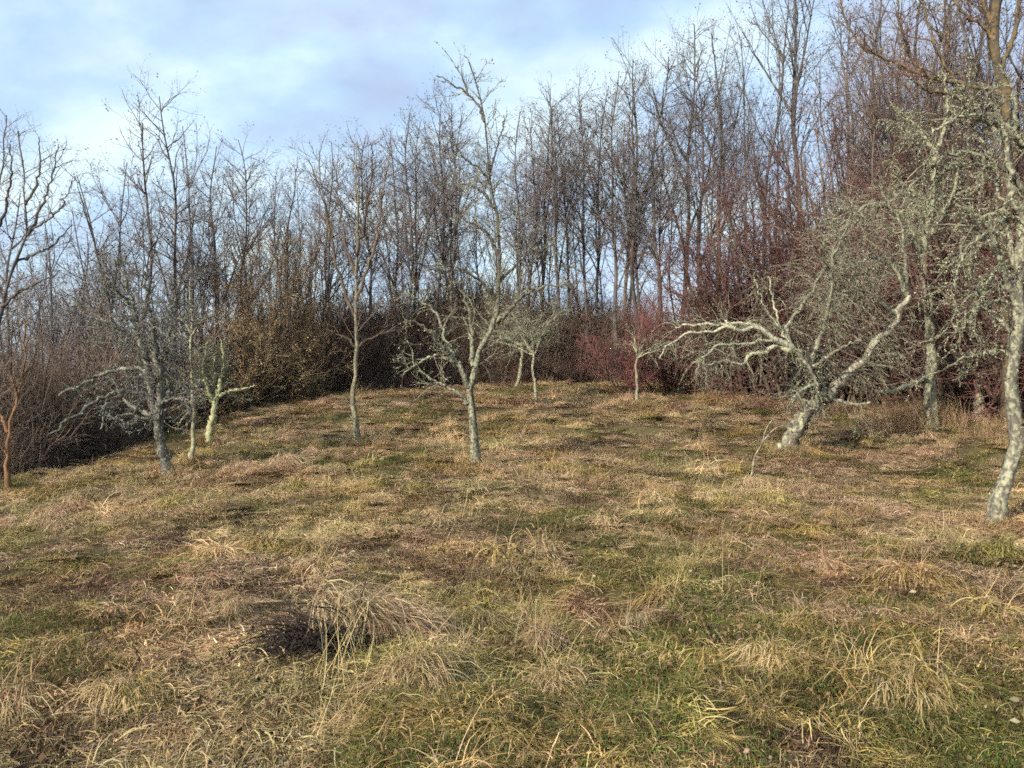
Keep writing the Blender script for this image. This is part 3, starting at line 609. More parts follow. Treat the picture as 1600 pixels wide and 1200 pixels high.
def hero(name, label, limbs, levels, seed, bark, twig, v=None, Y=None, cat='tree', group=None, lichen=0, lsize=0.016, lcol=None, n_trunk=1, bark2=None, rough=0.10, n=22, extra=None, jit=0.5, sides=9):
    """limbs: (points in pixels, half-width at foot px, half-width at end px, lean into depth); the first is the trunk"""
    rng = np.random.default_rng(seed)
    px0, v0 = limbs[0][0][0][:2]
    base = ground(px0, v0) if Y is None else col_at(px0, Y)
    Y0 = base[1]; mpp = Y0 / F
    drawn = []; PP, RR = [], []
    for li, (pts, r0, r1, lean) in enumerate(limbs):
        q = smooth_line(pts, n)
        if li >= n_trunk and drawn:
            allq = np.concatenate([d[0] for d in drawn]); ally = np.concatenate([d[1] for d in drawn])
            ys = ally[np.argmin(((allq - q[0]) ** 2).sum(1))]
        else: ys = Y0
        s = np.concatenate([[0], np.cumsum(np.linalg.norm(np.diff(q, axis=0), axis=1))]) * mpp
        wob = np.cumsum(rng.normal(0, 0.012, n)) * s[-1] * 0.3
        yy = ys + lean * s + wob
        if li == 0: yy = yy - yy[0] + Y0
        P = np.array([at(a, b, y) for (a, b), y in zip(q, yy)])
        if li == 0: P[0, 2] = min(P[0, 2], base[2]) - 0.10
        P[1:-1] += rng.normal(0, 0.014 if li >= n_trunk else 0.011, (n - 2, 3)) * np.clip(s[-1] / 1.2, 0.3, 1.3)
        R = (r1 + (r0 - r1) * (1 - np.linspace(0, 1, n)) ** (1.7 if li == 0 and r1 < 0.4 * r0 else 1.1)) * mpp
        if li == 0: R = R * (1 + 0.55 * np.exp(-np.arange(n) * 1.1))
        R = R * (1 + rng.normal(0, 0.05, n))
        drawn.append((q, yy)); PP.append(P); RR.append(R)
    PP, RR = np.array(PP), np.array(RR)
    t = thing(name, label, cat, base, group)
    trunk = MB(); trunk.tubes(PP[:n_trunk], RR[:n_trunk], sides, rough * 1.3, rng)
    link('trunk', trunk.mesh('trunk', bark, base), t)
    for i, (P, R) in enumerate(zip(PP[n_trunk:], RR[n_trunk:])):
        lm = MB(); lm.tubes(P[None], R[None], 6, rough * 0.8, rng); link('limb', lm.mesh('limb', (bark2(i + n_trunk) if callable(bark2) else bark2) or bark, base), t)
    main = Limbs(PP, RR); lev = [main]; tw = MB()
    sp_ = sprout(rng, main, 5.0, (0.25, 1.0), (65, 18), (0.04, 0.14), 0.2, 0.0, (0.006, 0.012), 4); tw.tubes(sp_.P, sp_.R, 4, 0.1, rng)      # spurs and snapped stubs
    for spec in levels:
        sp = dict(spec); src = sp.pop('src', len(lev) - 1); sel = sp.pop('sel', None)
        par = lev[src]
        if sel is not None: par = Limbs(par.P[list(sel)], par.R[list(sel)])
        q = sprout(rng, par, **sp); lev.append(q); tw.tubes(q.P, q.R, 3 if sp['rad'][1] < 0.012 else 5, 0.05, rng)
    if tw.n: link('crown', tw.mesh('crown', twig, base), t)
    if lichen:
        lc = MB(); k = lichen
        tab = lcol or [(np.array([0.34, 0.33, 0.21]), 4), (np.array([0.25, 0.25, 0.155]), 4), (np.array([0.43, 0.42, 0.28]), 2), (np.array([0.15, 0.15, 0.10]), 2)]
        for q, w in zip(lev, [0.2] + [0.8 / max(1, len(lev) - 1)] * (len(lev) - 1)):
            kk = int(k * w)
            if kk and len(q.L): lc.scraps(along(rng, q, kk, 0.003), lsize, rng, pick_cols(rng, kk, tab), 0.8)
        link('lichen', lc.mesh('lichen', M_leaf, base, smooth=False), t, kind='stuff')
    if extra: extra(t, base, lev, rng)
    return t
def lv(per_m, t, ang, ln, wander, trop, rad, n=6, **kw): return dict(per_m=per_m, t=t, ang=ang, ln=ln, wander=wander, trop=trop, rad=rad, n=n, **kw)

# the forked tree in the middle of the meadow
hero('lichen_tree', 'pale lichen-covered forked tree standing alone in the middle of the meadow', [
    ([(745, 730), (743, 690), (739, 650), (735, 622), (734, 600), (740, 575), (748, 550), (762, 525), (772, 495), (778, 460), (781, 425), (781, 385), (777, 345), (770, 308), (765, 280), (762, 250), (758, 210), (754, 170), (747, 143), (738, 115), (733, 97)], 6.6, 1.0, 0.0),
    ([(730, 632), (717, 614), (697, 604), (680, 596), (664, 584), (655, 575)], 3.6, 0.9, 0.3),
    ([(732, 606), (722, 580), (708, 565), (692, 546), (674, 522), (656, 507), (632, 500)], 4.6, 0.9, -0.2),
    ([(709, 566), (688, 556), (667, 560), (648, 572), (628, 587)], 3, 1.0, -0.4),
    ([(722, 582), (706, 552), (696, 530), (690, 506), (671, 480), (648, 464), (620, 455)], 3.4, 0.8, 0.35),
    ([(740, 572), (738, 540), (735, 505), (727, 470), (715, 440)], 5, 1.2, 0.5),
    ([(775, 505), (794, 486), (812, 468), (834, 454), (872, 446), (922, 440)], 3.6, 0.6, -0.25),
    ([(781, 440), (800, 420), (822, 400), (850, 392)], 3.2, 0.9, 0.4),
    ([(779, 400), (765, 370), (742, 350), (715, 338)], 3, 0.8, -0.3),
    ([(772, 325), (756, 302), (735, 290), (704, 286)], 2.6, 0.7, 0.3),
    ([(766, 285), (748, 262), (728, 250), (712, 228)], 2.2, 0.7, -0.3),
    ([(764, 270), (776, 235), (785, 205), (787, 180)], 2.0, 0.6, 0.3),
    ([(757, 190), (744, 160), (730, 145), (713, 138), (700, 126), (682, 118)], 2.4, 0.8, 0.1),
    ([(776, 470), (752, 440), (720, 420), (690, 412)], 3.2, 0.8, -0.4)],
    [lv(5.5, (0.25, 1), (52, 16), (0.3, 1.05), 0.18, 0.02, (0.006, 0.011), 7), lv(7.0, (0.1, 1), (48, 18), (0.15, 0.5), 0.2, 0.02, (0.004, 0.007), 5), lv(6.0, (0.1, 1), (48, 18), (0.08, 0.25), 0.2, 0.0, (0.003, 0.005), 4)],
    201, M_lichen_bark, M_lichen_twig, lichen=7000, lsize=0.012)

# left: crooked, thickly lichened tree with its neighbours
hero('lichen_tree', 'crooked tree thick with grey lichen and a dark split trunk foot, on the left slope', [
    ([(263, 742), (258, 720), (252, 697), (249, 675), (244, 648)], 8.5, 7, 0.0),
    ([(245, 655), (236, 610), (226, 565), (216, 515), (206, 472), (196, 440), (178, 408)], 8, 2, 0.1),
    ([(246, 652), (250, 605), (246, 560), (241, 518), (232, 470), (226, 425)], 7, 1.5, -0.2),
    ([(249, 668), (262, 615), (260, 560), (269, 505), (281, 440)], 6, 1.2, 0.3),
    ([(236, 605), (243, 585), (256, 550), (267, 512)], 3.5, 1.2, -0.4),
    ([(230, 580), (205, 575), (180, 580), (162, 584), (130, 598), (93, 617)], 4, 1.6, -0.2),
    ([(238, 620), (210, 612), (185, 612), (162, 621), (120, 648), (75, 680)], 4, 1.6, -0.35),
    ([(190, 612), (172, 615), (164, 640), (158, 670)], 2.4, 1.0, -0.3),
    ([(246, 660), (225, 655), (200, 648), (170, 654)], 4, 1.2, -0.4), ([(246, 650), (215, 640), (190, 620), (175, 590)], 5, 1.4, 0.4),
    ([(222, 545), (200, 520), (170, 505), (140, 480), (105, 478)], 3.5, 1, 0.1), ([(240, 640), (262, 625), (285, 625), (298, 640)], 3.6, 1, -0.5),
    ([(208, 480), (190, 462), (172, 440), (160, 425)], 3, 1, -0.2)],
    [lv(14, (0.08, 1), (58, 18), (0.25, 0.95), 0.22, 0.02, (0.007, 0.013), 7, sel=(1, 2, 3, 4, 8, 9, 10, 11, 12)), lv(8.5, (0.1, 1), (50, 18), (0.12, 0.42), 0.22, 0.0, (0.004, 0.007), 5), lv(7, (0.1, 1), (50, 18), (0.06, 0.2), 0.2, 0.0, (0.003, 0.005), 4),
     lv(2.0, (0.5, 1), (40, 15), (0.1, 0.4), 0.2, 0.0, (0.004, 0.007), 4, src=0, sel=(5, 6, 7))],
    202, M_grey_lichen_bark, M_grey_twig, lichen=26000, lsize=0.012, bark2=M_grey_lichen_bark, lcol=[(np.array([0.21, 0.22, 0.165]), 4), (np.array([0.12, 0.13, 0.10]), 5), (np.array([0.31, 0.31, 0.23]), 2)])
hero('pole_tree', 'thin straight pale trunk with short side twigs beside the crooked lichen tree', [
    ([(302, 723), (301, 690), (302, 650), (300, 600), (299, 560), (299, 525), (300, 490), (297, 440)], 4.0, 1.2, 0.0),
    ([(300, 555), (291, 553), (284, 554)], 1.8, 0.8, 0.1), ([(300, 630), (288, 622), (272, 622)], 2, 0.8, -0.3), ([(300, 640), (285, 655), (275, 672)], 1.8, 0.8, 0.3), ([(299, 600), (312, 580), (322, 552)], 2, 0.8, 0.2), ([(299, 525), (312, 505), (330, 495), (345, 500)], 2, 0.8, 0.2), ([(299, 520), (285, 500), (262, 495)], 2, 0.8, 0.2)],
    [lv(7, (0.35, 1), (55, 15), (0.2, 0.7), 0.2, 0.03, (0.005, 0.009), 6), lv(6, (0.1, 1), (48, 18), (0.1, 0.35), 0.2, 0.0, (0.003, 0.005), 4)],
    203, M_pale_bark, M_lichen_twig, lichen=900, lsize=0.015)
hero('small_orchard_tree', 'small tree with greenish pale trunk and dense grey crown behind the thin pole trunk', [
    ([(325, 695), (329, 668), (334, 642), (335, 622)], 5.6, 4.4, 0.0), ([(335, 630), (345, 600), (350, 565), (345, 530)], 4.5, 1.2, 0.2), ([(334, 628), (322, 600), (318, 565), (325, 535)], 4.5, 1.2, -0.2),
    ([(335, 625), (355, 612), (380, 608), (398, 602)], 3.2, 1.0, 0.1), ([(334, 622), (335, 590), (335, 560)], 4, 1.2, 0.4), ([(334, 625), (315, 610), (302, 600)], 3, 1, 0.1)],
    [lv(13, (0.05, 1), (55, 16), (0.3, 1.0), 0.22, 0.02, (0.006, 0.011), 6, sel=(1, 2, 4, 5)), lv(9, (0.1, 1), (50, 18), (0.12, 0.42), 0.22, 0.0, (0.004, 0.007), 5), lv(6, (0.1, 1), (50, 18), (0.06, 0.2), 0.2, 0.0, (0.003, 0.005), 3)],
    204, M_yellow_bark, M_lichen_twig, lichen=6000, lsize=0.014, lcol=[(np.array([0.20, 0.21, 0.15]), 4), (np.array([0.14, 0.15, 0.11]), 4), (np.array([0.34, 0.34, 0.22]), 2)])
hero('orange_trunk_tree', 'young tree with a bright orange-brown trunk at the left edge above the dark hollow', [
    ([(12, 750), (14, 705), (13, 668), (20, 645), (30, 612), (36, 580), (40, 545), (38, 500)], 3.6, 1.2, 0.0), ([(13, 675), (4, 655), (-8, 630), (-14, 590)], 2.6, 0.8, 0.2), ([(14, 715), (4, 700), (-10, 690)], 2.2, 1, -0.3), ([(28, 620), (20, 595), (10, 570)], 2.4, 0.8, -0.3), ([(34, 590), (50, 570), (58, 540)], 2.4, 0.8, 0.3)],
    [lv(5, (0.4, 1), (45, 15), (0.3, 0.8), 0.16, 0.05, (0.005, 0.009), 6), lv(5, (0.1, 1), (45, 16), (0.15, 0.4), 0.18, 0.03, (0.003, 0.006), 4)], 205, M_orange_bark, M_brown_twig, Y=12.6)
hero('young_tree', 'slim upright young tree with a kinked pale trunk left of the lone forked tree', [
    ([(561, 699), (557, 672), (553, 642), (552, 612), (557, 572), (558, 540), (556, 500), (557, 440), (556, 380), (560, 320), (556, 270), (558, 222)], 4.6, 0.9, 0.0),
    ([(558, 545), (545, 530), (528, 522), (508, 514)], 2.6, 0.8, -0.2), ([(557, 545), (570, 533), (585, 527), (602, 515)], 2.6, 0.8, 0.2), ([(557, 500), (540, 460), (525, 410), (512, 350), (500, 300), (482, 250)], 3.2, 0.8, 0.1), ([(557, 470), (575, 420), (590, 360), (598, 300), (606, 250)], 3.0, 0.8, -0.1),
    ([(556, 430), (540, 380), (530, 310), (520, 250)], 2.4, 0.7, 0.3), ([(557, 400), (572, 340), (580, 270), (582, 225)], 2.4, 0.7, -0.2)],
    [lv(3.4, (0.3, 1), (38, 12), (0.4, 1.1), 0.12, 0.08, (0.007, 0.011), 7), lv(5.5, (0.1, 1), (40, 15), (0.2, 0.6), 0.15, 0.05, (0.004, 0.007), 5), lv(4.0, (0.1, 1), (42, 15), (0.1, 0.3), 0.15, 0.03, (0.003, 0.0045), 4)], 206, M_pale_bark, M_brown_twig, bark2=M_brown_bark)

# right: the leaning wreck of a tree
def broken_head(t, base, lev, rng):
    mb = MB(); c0 = at(1262, 585, base[1] + 0.05); k = 3600                # mossy rags and torn bark in the broken crotch
    u = rng.standard_normal((k, 3)) * np.array([0.24, 0.20, 0.25]); mb.scraps(c0 + u, 0.024, rng, pick_cols(rng, k, [(np.array([0.035, 0.029, 0.024]), 7), (np.array([0.27, 0.27, 0.17]), 2), (np.array([0.09, 0.075, 0.06]), 3)]))
    link('broken_head', mb.mesh('broken_head', M_leaf, base, smooth=False), t, kind='stuff')
hero('leaning_tree', 'half-fallen leaning tree with a twisted trunk, bone-pale limbs arching left and twigs drooping right', [
    ([(1222, 710), (1236, 685), (1252, 656), (1270, 632), (1290, 614)], 11.5, 10.5, 0.0),
    ([(1284, 622), (1310, 600), (1332, 578), (1352, 560), (1372, 528), (1398, 506), (1404, 484), (1420, 462)], 9, 4.5, 0.1),
    ([(1290, 618), (1272, 598), (1260, 575), (1248, 555), (1232, 545)], 11, 7, -0.25),
    ([(1238, 548), (1212, 541), (1196, 553), (1172, 554), (1156, 568), (1128, 562), (1108, 570), (1090, 562)], 4.8, 1.0, -0.3),
    ([(1236, 543), (1203, 526), (1186, 512), (1160, 517), (1138, 509), (1118, 519), (1086, 517), (1066, 526), (1040, 540), (1030, 560)], 4.8, 0.9, -0.15),
    ([(1232, 540), (1192, 534), (1150, 538), (1120, 540), (1100, 556), (1086, 580)], 3.4, 1.0, -0.4),
    ([(1200, 524), (1170, 505), (1130, 508), (1085, 506), (1055, 512)], 3.6, 1.2, 0.2), ([(1148, 514), (1138, 508), (1134, 500)], 4, 2, 0.0),
    ([(1235, 542), (1222, 515), (1210, 480), (1203, 445), (1200, 432)], 2.4, 0.8, 0.2), ([(1222, 515), (1200, 490), (1185, 455), (1178, 432)], 2.4, 0.8, 0.1),
    ([(1240, 545), (1228, 520), (1245, 488), (1272, 450), (1296, 405), (1312, 370)], 3.6, 1.2, 0.3), ([(1262, 580), (1284, 520), (1299, 462), (1303, 405), (1324, 352), (1332, 312)], 4.2, 1.0, -0.2),
    ([(1246, 556), (1262, 572), (1272, 590), (1278, 610), (1272, 640)], 3.2, 1, -0.6), ([(1275, 600), (1252, 610), (1236, 626)], 3, 1, -0.5), ([(1416, 462), (1398, 422), (1366, 402), (1340, 412), (1324, 445)], 4, 1.2, -0.2), ([(1400, 492), (1372, 470), (1340, 450), (1312, 460), (1296, 500)], 3.6, 1.2, -0.4),
    ([(1418, 462), (1413, 405), (1408, 352), (1384, 312), (1378, 280)], 3.8, 1.0, 0.2), ([(1290, 618), (1312, 628), (1340, 632), (1360, 628)], 4, 1.4, -0.3), ([(1262, 578), (1290, 560), (1320, 540), (1345, 530)], 3, 1, -0.6)],
    [lv(9.0, (0.2, 1), (60, 18), (0.3, 1.0), 0.15, -0.13, (0.005, 0.010), 8, sel=tuple(range(1, 19))), lv(7.0, (0.1, 1), (45, 16), (0.2, 0.7), 0.15, -0.10, (0.004, 0.007), 6), lv(5.0, (0.1, 1), (45, 18), (0.08, 0.3), 0.15, -0.06, (0.003, 0.005), 4),
     lv(9.0, (0.25, 1), (50, 18), (0.6, 1.7), 0.10, -0.20, (0.004, 0.008), 9, src=0, sel=(11, 14, 15, 16, 1, 10)), lv(5.0, (0.1, 1), (40, 18), (0.15, 0.5), 0.12, -0.12, (0.003, 0.005), 5)],
    207, M_leaning_bark, M_lichen_twig, lichen=34000, lsize=0.010, bark2=lambda i: M_dead_wood if i == 1 else M_bone if 3 <= i <= 9 else M_lichen_bark_fine, extra=broken_head, sides=11, rough=0.2)
hero('pale_trunk_tree', 'straight pale grey-green trunk with one low limb sagging left, behind the leaning tree', [
    ([(1456, 650), (1453, 600), (1455, 550), (1453, 500), (1447, 450), (1441, 400), (1448, 350), (1458, 300), (1462, 236)], 8.5, 3.5, 0.0), ([(1452, 592), (1436, 594), (1418, 604), (1390, 612), (1368, 612)], 6, 2, -0.3),
    ([(1442, 410), (1425, 370), (1418, 340), (1422, 320)], 5, 2, -0.2), ([(1446, 380), (1470, 340), (1490, 300), (1500, 250)], 5, 1.5, 0.1), ([(1462, 240), (1445, 215), (1432, 196), (1400, 180)], 3.6, 1.2, 0.1), ([(1444, 395), (1420, 350), (1380, 320), (1340, 330), (1310, 370)], 4.5, 1.2, -0.3), ([(1450, 340), (1425, 300), (1390, 270)], 3.5, 1.2, -0.2), ([(1453, 560), (1475, 540), (1500, 540)], 2.5, 1, 0.2),
    ([(1462, 240), (1475, 200), (1480, 150), (1470, 110)], 3.6, 1.2, 0.1)],
    [lv(6.5, (0.12, 1), (55, 16), (0.4, 1.5), 0.16, -0.07, (0.007, 0.013), 8, sel=(2, 3, 4, 5, 6, 8)), lv(6.0, (0.1, 1), (48, 16), (0.2, 0.7), 0.18, -0.06, (0.004, 0.008), 6), lv(5, (0.1, 1), (48, 16), (0.1, 0.3), 0.18, -0.03, (0.003, 0.005), 4)],
    208, M_pale_bark, M_lichen_twig, Y=16.8, lichen=22000, lsize=0.014)
hero('lichen_tree', 'mottled lichen-patched trunk at the right edge, nearest tree to the viewer', [
    ([(1558, 815), (1566, 772), (1579, 732), (1587, 690), (1585, 640), (1583, 590), (1585, 540), (1590, 480), (1592, 420), (1598, 360), (1606, 300), (1612, 240), (1620, 150)], 11.5, 6, 0.0),
    ([(1590, 470), (1572, 440), (1560, 400), (1545, 360), (1520, 330), (1490, 318)], 7, 1.8, -0.1), ([(1591, 430), (1575, 380), (1565, 320), (1550, 260), (1530, 215)], 6, 1.6, 0.25), ([(1600, 345), (1580, 300), (1575, 240), (1560, 180), (1535, 140)], 6, 1.6, -0.15),
    ([(1545, 360), (1520, 380), (1500, 410), (1490, 450)], 3.5, 1.2, -0.2), ([(1584, 560), (1560, 548), (1535, 552), (1505, 560), (1480, 575)], 4, 1.4, 0.3), ([(1612, 250), (1590, 210), (1585, 150), (1560, 100)], 5, 1.4, 0.2), ([(1592, 440), (1620, 400), (1650, 340)], 6, 2, 0.1), ([(1586, 520), (1560, 500), (1540, 465), (1532, 430)], 4, 1.2, 0.5), ([(1550, 262), (1520, 255), (1480, 265), (1450, 290)], 3.5, 1.2, 0.0), ([(1612, 240), (1640, 180), (1660, 100)], 5, 2, 0.1), ([(1600, 345), (1560, 330), (1520, 350), (1498, 395), (1488, 440)], 4, 1, 0.0), ([(1606, 300), (1552, 252), (1492, 240), (1442, 270), (1408, 325)], 4, 1, 0.1), ([(1612, 240), (1560, 192), (1502, 180), (1452, 212), (1430, 250)], 4, 1, -0.1), ([(1592, 420), (1560, 420), (1532, 452), (1516, 505)], 3.5, 1, -0.2), ([(1590, 480), (1552, 472), (1512, 502), (1494, 545)], 3.5, 1, 0.2)],
    [lv(8, (0.12, 1), (55, 16), (0.3, 1.1), 0.18, -0.10, (0.006, 0.011), 9, sel=tuple(range(1, 16))), lv(7.0, (0.1, 1), (50, 16), (0.1, 0.42), 0.2, -0.02, (0.003, 0.006), 5), lv(7, (0.1, 1), (50, 16), (0.05, 0.16), 0.2, 0.0, (0.002, 0.004), 4)],
    209, M_lichen_bark_fine, M_lichen_twig, lichen=24000, lsize=0.008, sides=12, rough=0.09)
hero('ochre_trunk_tree', 'tall tree with ochre-yellow lichen on its upper trunk, rising out of frame at upper right', [
    ([(1582, 640), (1576, 560), (1572, 460), (1574, 340), (1572, 230), (1569, 140), (1562, 110), (1552, 50), (1558, 0), (1550, -80), (1556, -160)], 10.5, 5, 0.0), ([(1571, 150), (1543, 138), (1495, 130), (1446, 118), (1400, 100), (1374, 87), (1346, 72), (1322, 32), (1312, 0)], 3.8, 0.9, 0.1),
    ([(1556, 70), (1535, 40), (1505, 20), (1480, -20)], 3.6, 1.2, -0.2), ([(1562, 112), (1580, 70), (1592, 10), (1600, -60)], 4.5, 1.6, 0.1), ([(1571, 200), (1530, 185), (1490, 150), (1450, 140), (1420, 120)], 4, 1.2, -0.3), ([(1573, 260), (1610, 200), (1640, 120)], 5, 1.6, 0.2), ([(1552, 40), (1520, -20), (1470, -60)], 4.5, 1.5, 0.3), ([(1446, 118), (1420, 80), (1405, 30), (1400, -20)], 2.6, 1, 0.1), ([(1556, 0), (1530, -60), (1500, -120)], 4, 1.5, -0.2), ([(1495, 130), (1470, 90), (1450, 40), (1440, -10)], 2.6, 1, -0.2)],
    [lv(6.0, (0.2, 1), (48, 15), (0.5, 1.5), 0.16, 0.02, (0.008, 0.014), 8, sel=tuple(range(1, 10))), lv(6.0, (0.1, 1), (46, 16), (0.25, 0.75), 0.18, 0.03, (0.005, 0.008), 6), lv(5.5, (0.1, 1), (46, 16), (0.12, 0.35), 0.18, 0.0, (0.0035, 0.0055), 4)],
    210, M_ochre_lichen_bark, M_redbrown_twig, Y=17.0, lichen=2600, lsize=0.02, lcol=[(np.array([0.34, 0.22, 0.08]), 3), (np.array([0.30, 0.28, 0.18]), 2)])

# small orchard trees along the far side of the meadow
def small(label, pts, r, crown, seed, bark=M_pale_bark, name='small_orchard_tree', lichen=1200, dens=1.0):
    x, y = pts[-1]; ls = [(pts, r, r * 0.7, 0.0)]; rg = np.random.default_rng(seed)
    for k in range(6):
        a = math.radians(rg.uniform(20, 160)); q = crown * rg.uniform(0.6, 1.0)
        ls.append(([(x, y), (x + math.cos(a) * q * 0.5, y - math.sin(a) * q * 0.55), (x + math.cos(a) * q * 1.05, y - math.sin(a) * q * 0.85)], r * 0.6, 0.9, rg.uniform(-0.6, 0.6)))
    return hero(name, label, ls, [lv(5.5 * dens, (0.1, 1), (52, 16), (0.4, 1.4), 0.2, -0.03, (0.007, 0.012), 7, sel=(1, 2, 3, 4, 5, 6)), lv(6.5 * dens, (0.1, 1), (50, 18), (0.15, 0.5), 0.22, -0.02, (0.004, 0.008), 5), lv(5, (0.1, 1), (50, 18), (0.08, 0.25), 0.2, 0.0, (0.003, 0.005), 3)],
                seed, bark, M_lichen_twig, lichen=lichen, lsize=0.016, n=10)
small('bare tree with leaning pale trunk at the wood edge, right of the lone forked tree', [(806, 607), (812, 585), (816, 560), (815, 540)], 3.2, 70, 301, M_lichen_bark)
small('little twin-stemmed grey tree under a drooping lichen crown, right of the lone forked tree', [(838, 630), (836, 605), (832, 580), (834, 555)], 2.6, 135, 302, M_lichen_bark, lichen=7000, dens=1.8)
small('short pale trunk rising from tan grass left of the crimson shrub', [(940, 596), (940, 575), (939, 550), (942, 535)], 3.4, 60, 303)
small('thin pale stake-like sapling in front of the crimson shrub', [(995, 624), (995, 600), (994, 575), (996, 560)], 2.2, 50, 304, name='sapling', lichen=300)
small('stubby grey trunk under the tips of the arching pale limbs', [(1060, 614), (1058, 598), (1056, 585), (1058, 575)], 8, 60, 305, M_lichen_bark)
small('thin dark sapling behind the arching limbs of the leaning tree', [(1106, 614), (1106, 595), (1104, 580), (1106, 565)], 4.5, 50, 306, M_grey_bark, name='sapling')
small('low gnarled pale stump-like tree between the pale trunk and the right-edge tree', [(1528, 660), (1530, 620), (1535, 590), (1545, 575)], 8, 80, 307, M_lichen_bark)

# ------------------------------------------------------------------ the wood behind
W = 'bare trees of the wood behind the meadow'
rows = [
    # px, distance, tip row, kind, width, label
    (498, 29.5, 232, 'slender_c', 1.1, 'bare tree with a dotted rounded crown at the left end of the tall wood'),
    (522, 31.0, 222, 'slender_a', 1.0, 'slim bare tree directly left of the kinked young tree, in the wood edge'),
    (590, 30.5, 205, 'slender_b', 1.1, 'bare tree with steep limbs just right of the kinked young tree'),
    (612, 31.5, 215, 'slender_d', 0.9, 'thin bare tree right behind the steep-limbed tree beside the kinked young tree'), (634, 30.0, 178, 'slender_a', 1.1, 'tall bare tree midway between the kinked young tree and the lone forked tree'),
    (660, 32.0, 185, 'pole', 1.0, 'pole-thin bare tree left of the stout trunk beside the lone forked tree'), (680, 30.2, 160, 'slender_c', 1.0, 'bare tree whose stout trunk stands just left of the lone forked tree'),
    (702, 32.5, 170, 'slender_b', 1.0, 'bare tree half hidden behind the left limbs of the lone forked tree'), (722, 31.0, 172, 'slender_e', 1.0, 'twin-stemmed bare tree directly behind the lone forked tree'), (805, 30.6, 155, 'slender_a', 0.9, 'straight bare tree right of the lone forked tree with a narrow crown'),
    (826, 31.5, 162, 'slender_d', 0.9, 'bare tree with a slightly tilted trunk, second to the right of the lone forked tree'),
    (852, 32.0, 160, 'pole', 1.1, 'pole-thin bare tree above the twin-stemmed grey orchard tree'), (872, 30.8, 150, 'pole', 1.0, 'second pole-thin bare tree, right of the one above the twin-stemmed grey tree'), (893, 32.5, 150, 'slender_b', 0.9, 'bare tree right of the two thin poles in the middle of the wood'), (915, 31.2, 118, 'slender_c', 0.9, 'bare tree left of the short pale trunk at the wood edge'), (936, 32.5, 105, 'slender_b', 0.9, 'bare tree rising directly behind the short pale trunk at the wood edge'),
    (958, 31.0, 88, 'slender_a', 1.0, 'tall bare tree standing above the left end of the crimson shrub'), (985, 32.0, 95, 'slender_d', 0.9, 'bare tree rising behind the crown of the crimson shrub'),
    (1015, 31.0, 80, 'slender_e', 1.0, 'twin-stemmed bare tree right of the crimson shrub'), (1036, 30.0, 72, 'slender_c', 1.0, 'broad-crowned bare tree with a pale lit trunk above the crimson shrub'),
    (1062, 32.0, 40, 'pole', 1.0, 'bare tree with one thin leader poking above its neighbours near the small white cloud'),
    (1085, 31.0, 90, 'slender_b', 1.0, 'bare tree right of the thin leader near the small white cloud'), (1118, 30.0, 52, 'fan_a', 0.75, 'bare tree with dark heavy limbs left of the two tall fan-shaped trees'),
    (1180, 29.0, -12, 'fan_b', 0.75, 'left one of the two tall fan-shaped trees cut by the top of the picture'),
    (1236, 28.5, -70, 'fan_a', 0.85, 'right one of the two tall fan-shaped trees, its dark trunk leaving the picture'),
    (1310, 29.0, 20, 'slender_c', 0.9, 'bare tree in the bright sky gap right of the two fan-shaped trees'), (1365, 27.0, -30, 'slender_a', 0.9, 'bare tree behind the tip of the long ochre limb'), (1420, 25.0, -60, 'brushy', 1.0, 'brushy bare tree behind the middle of the long ochre limb'), (1475, 23.0, -60, 'slender_c', 1.0, 'bare tree behind the straight pale trunk, top out of frame'), (1530, 22.0, -80, 'slender_e', 1.0, 'twin-stemmed bare tree left of the ochre-yellow trunk'), (1600, 20.5, -90, 'brushy', 1.0, 'brushy bare tree behind the right-edge trunk'), (1660, 19.0, -60, 'slender_a', 1.0, 'bare tree past the right edge of the picture'),
]
rows += [(1338, 24.0, 70, 'brushy', 1.0, 'brushy brown tree right of the bright sky gap, above the thorn bushes'), (1392, 23.2, 15, 'brushy', 1.05, 'brushy brown tree crossed by the outer part of the long ochre limb'), (1448, 22.2, -25, 'brushy', 1.05, 'brushy brown tree crossed by the middle of the long ochre limb'),
         (1506, 21.2, -40, 'brushy', 1.05, 'brushy brown tree crossed by the root of the long ochre limb'), (1562, 20.2, -50, 'brushy', 1.05, 'brushy brown tree directly behind the ochre-yellow trunk')]
for px, Y, top, kd, wd, lab in rows:
    plant(kd, px, Y, top, label=lab or ('slender bare tree among its like in the front ranks of the wood' if px < 1150 else 'bare brown tree half hidden behind the red-brown thicket on the right'), group=W if px < 1150 else 'bare trees behind the red-brown thicket', wide=wd)
kinds = ['deep_a', 'deep_b', 'deep_c']
for k, px in enumerate(np.linspace(470, 1180, 24)):            # ranks further back, seen between the front trunks
    px = px + prng.uniform(-9, 9); Y = prng.uniform(35, 46); top = np.interp(px, [470, 560, 700, 880, 960, 1060, 1200], [270, 235, 200, 175, 135, 110, 150]) + prng.uniform(0, 80)
    plant(kinds[k % 3], px, Y, top, label='thin dark trunk deep inside the wood, seen between the front trunks', group='trunks deep inside the wood', wide=0.95)
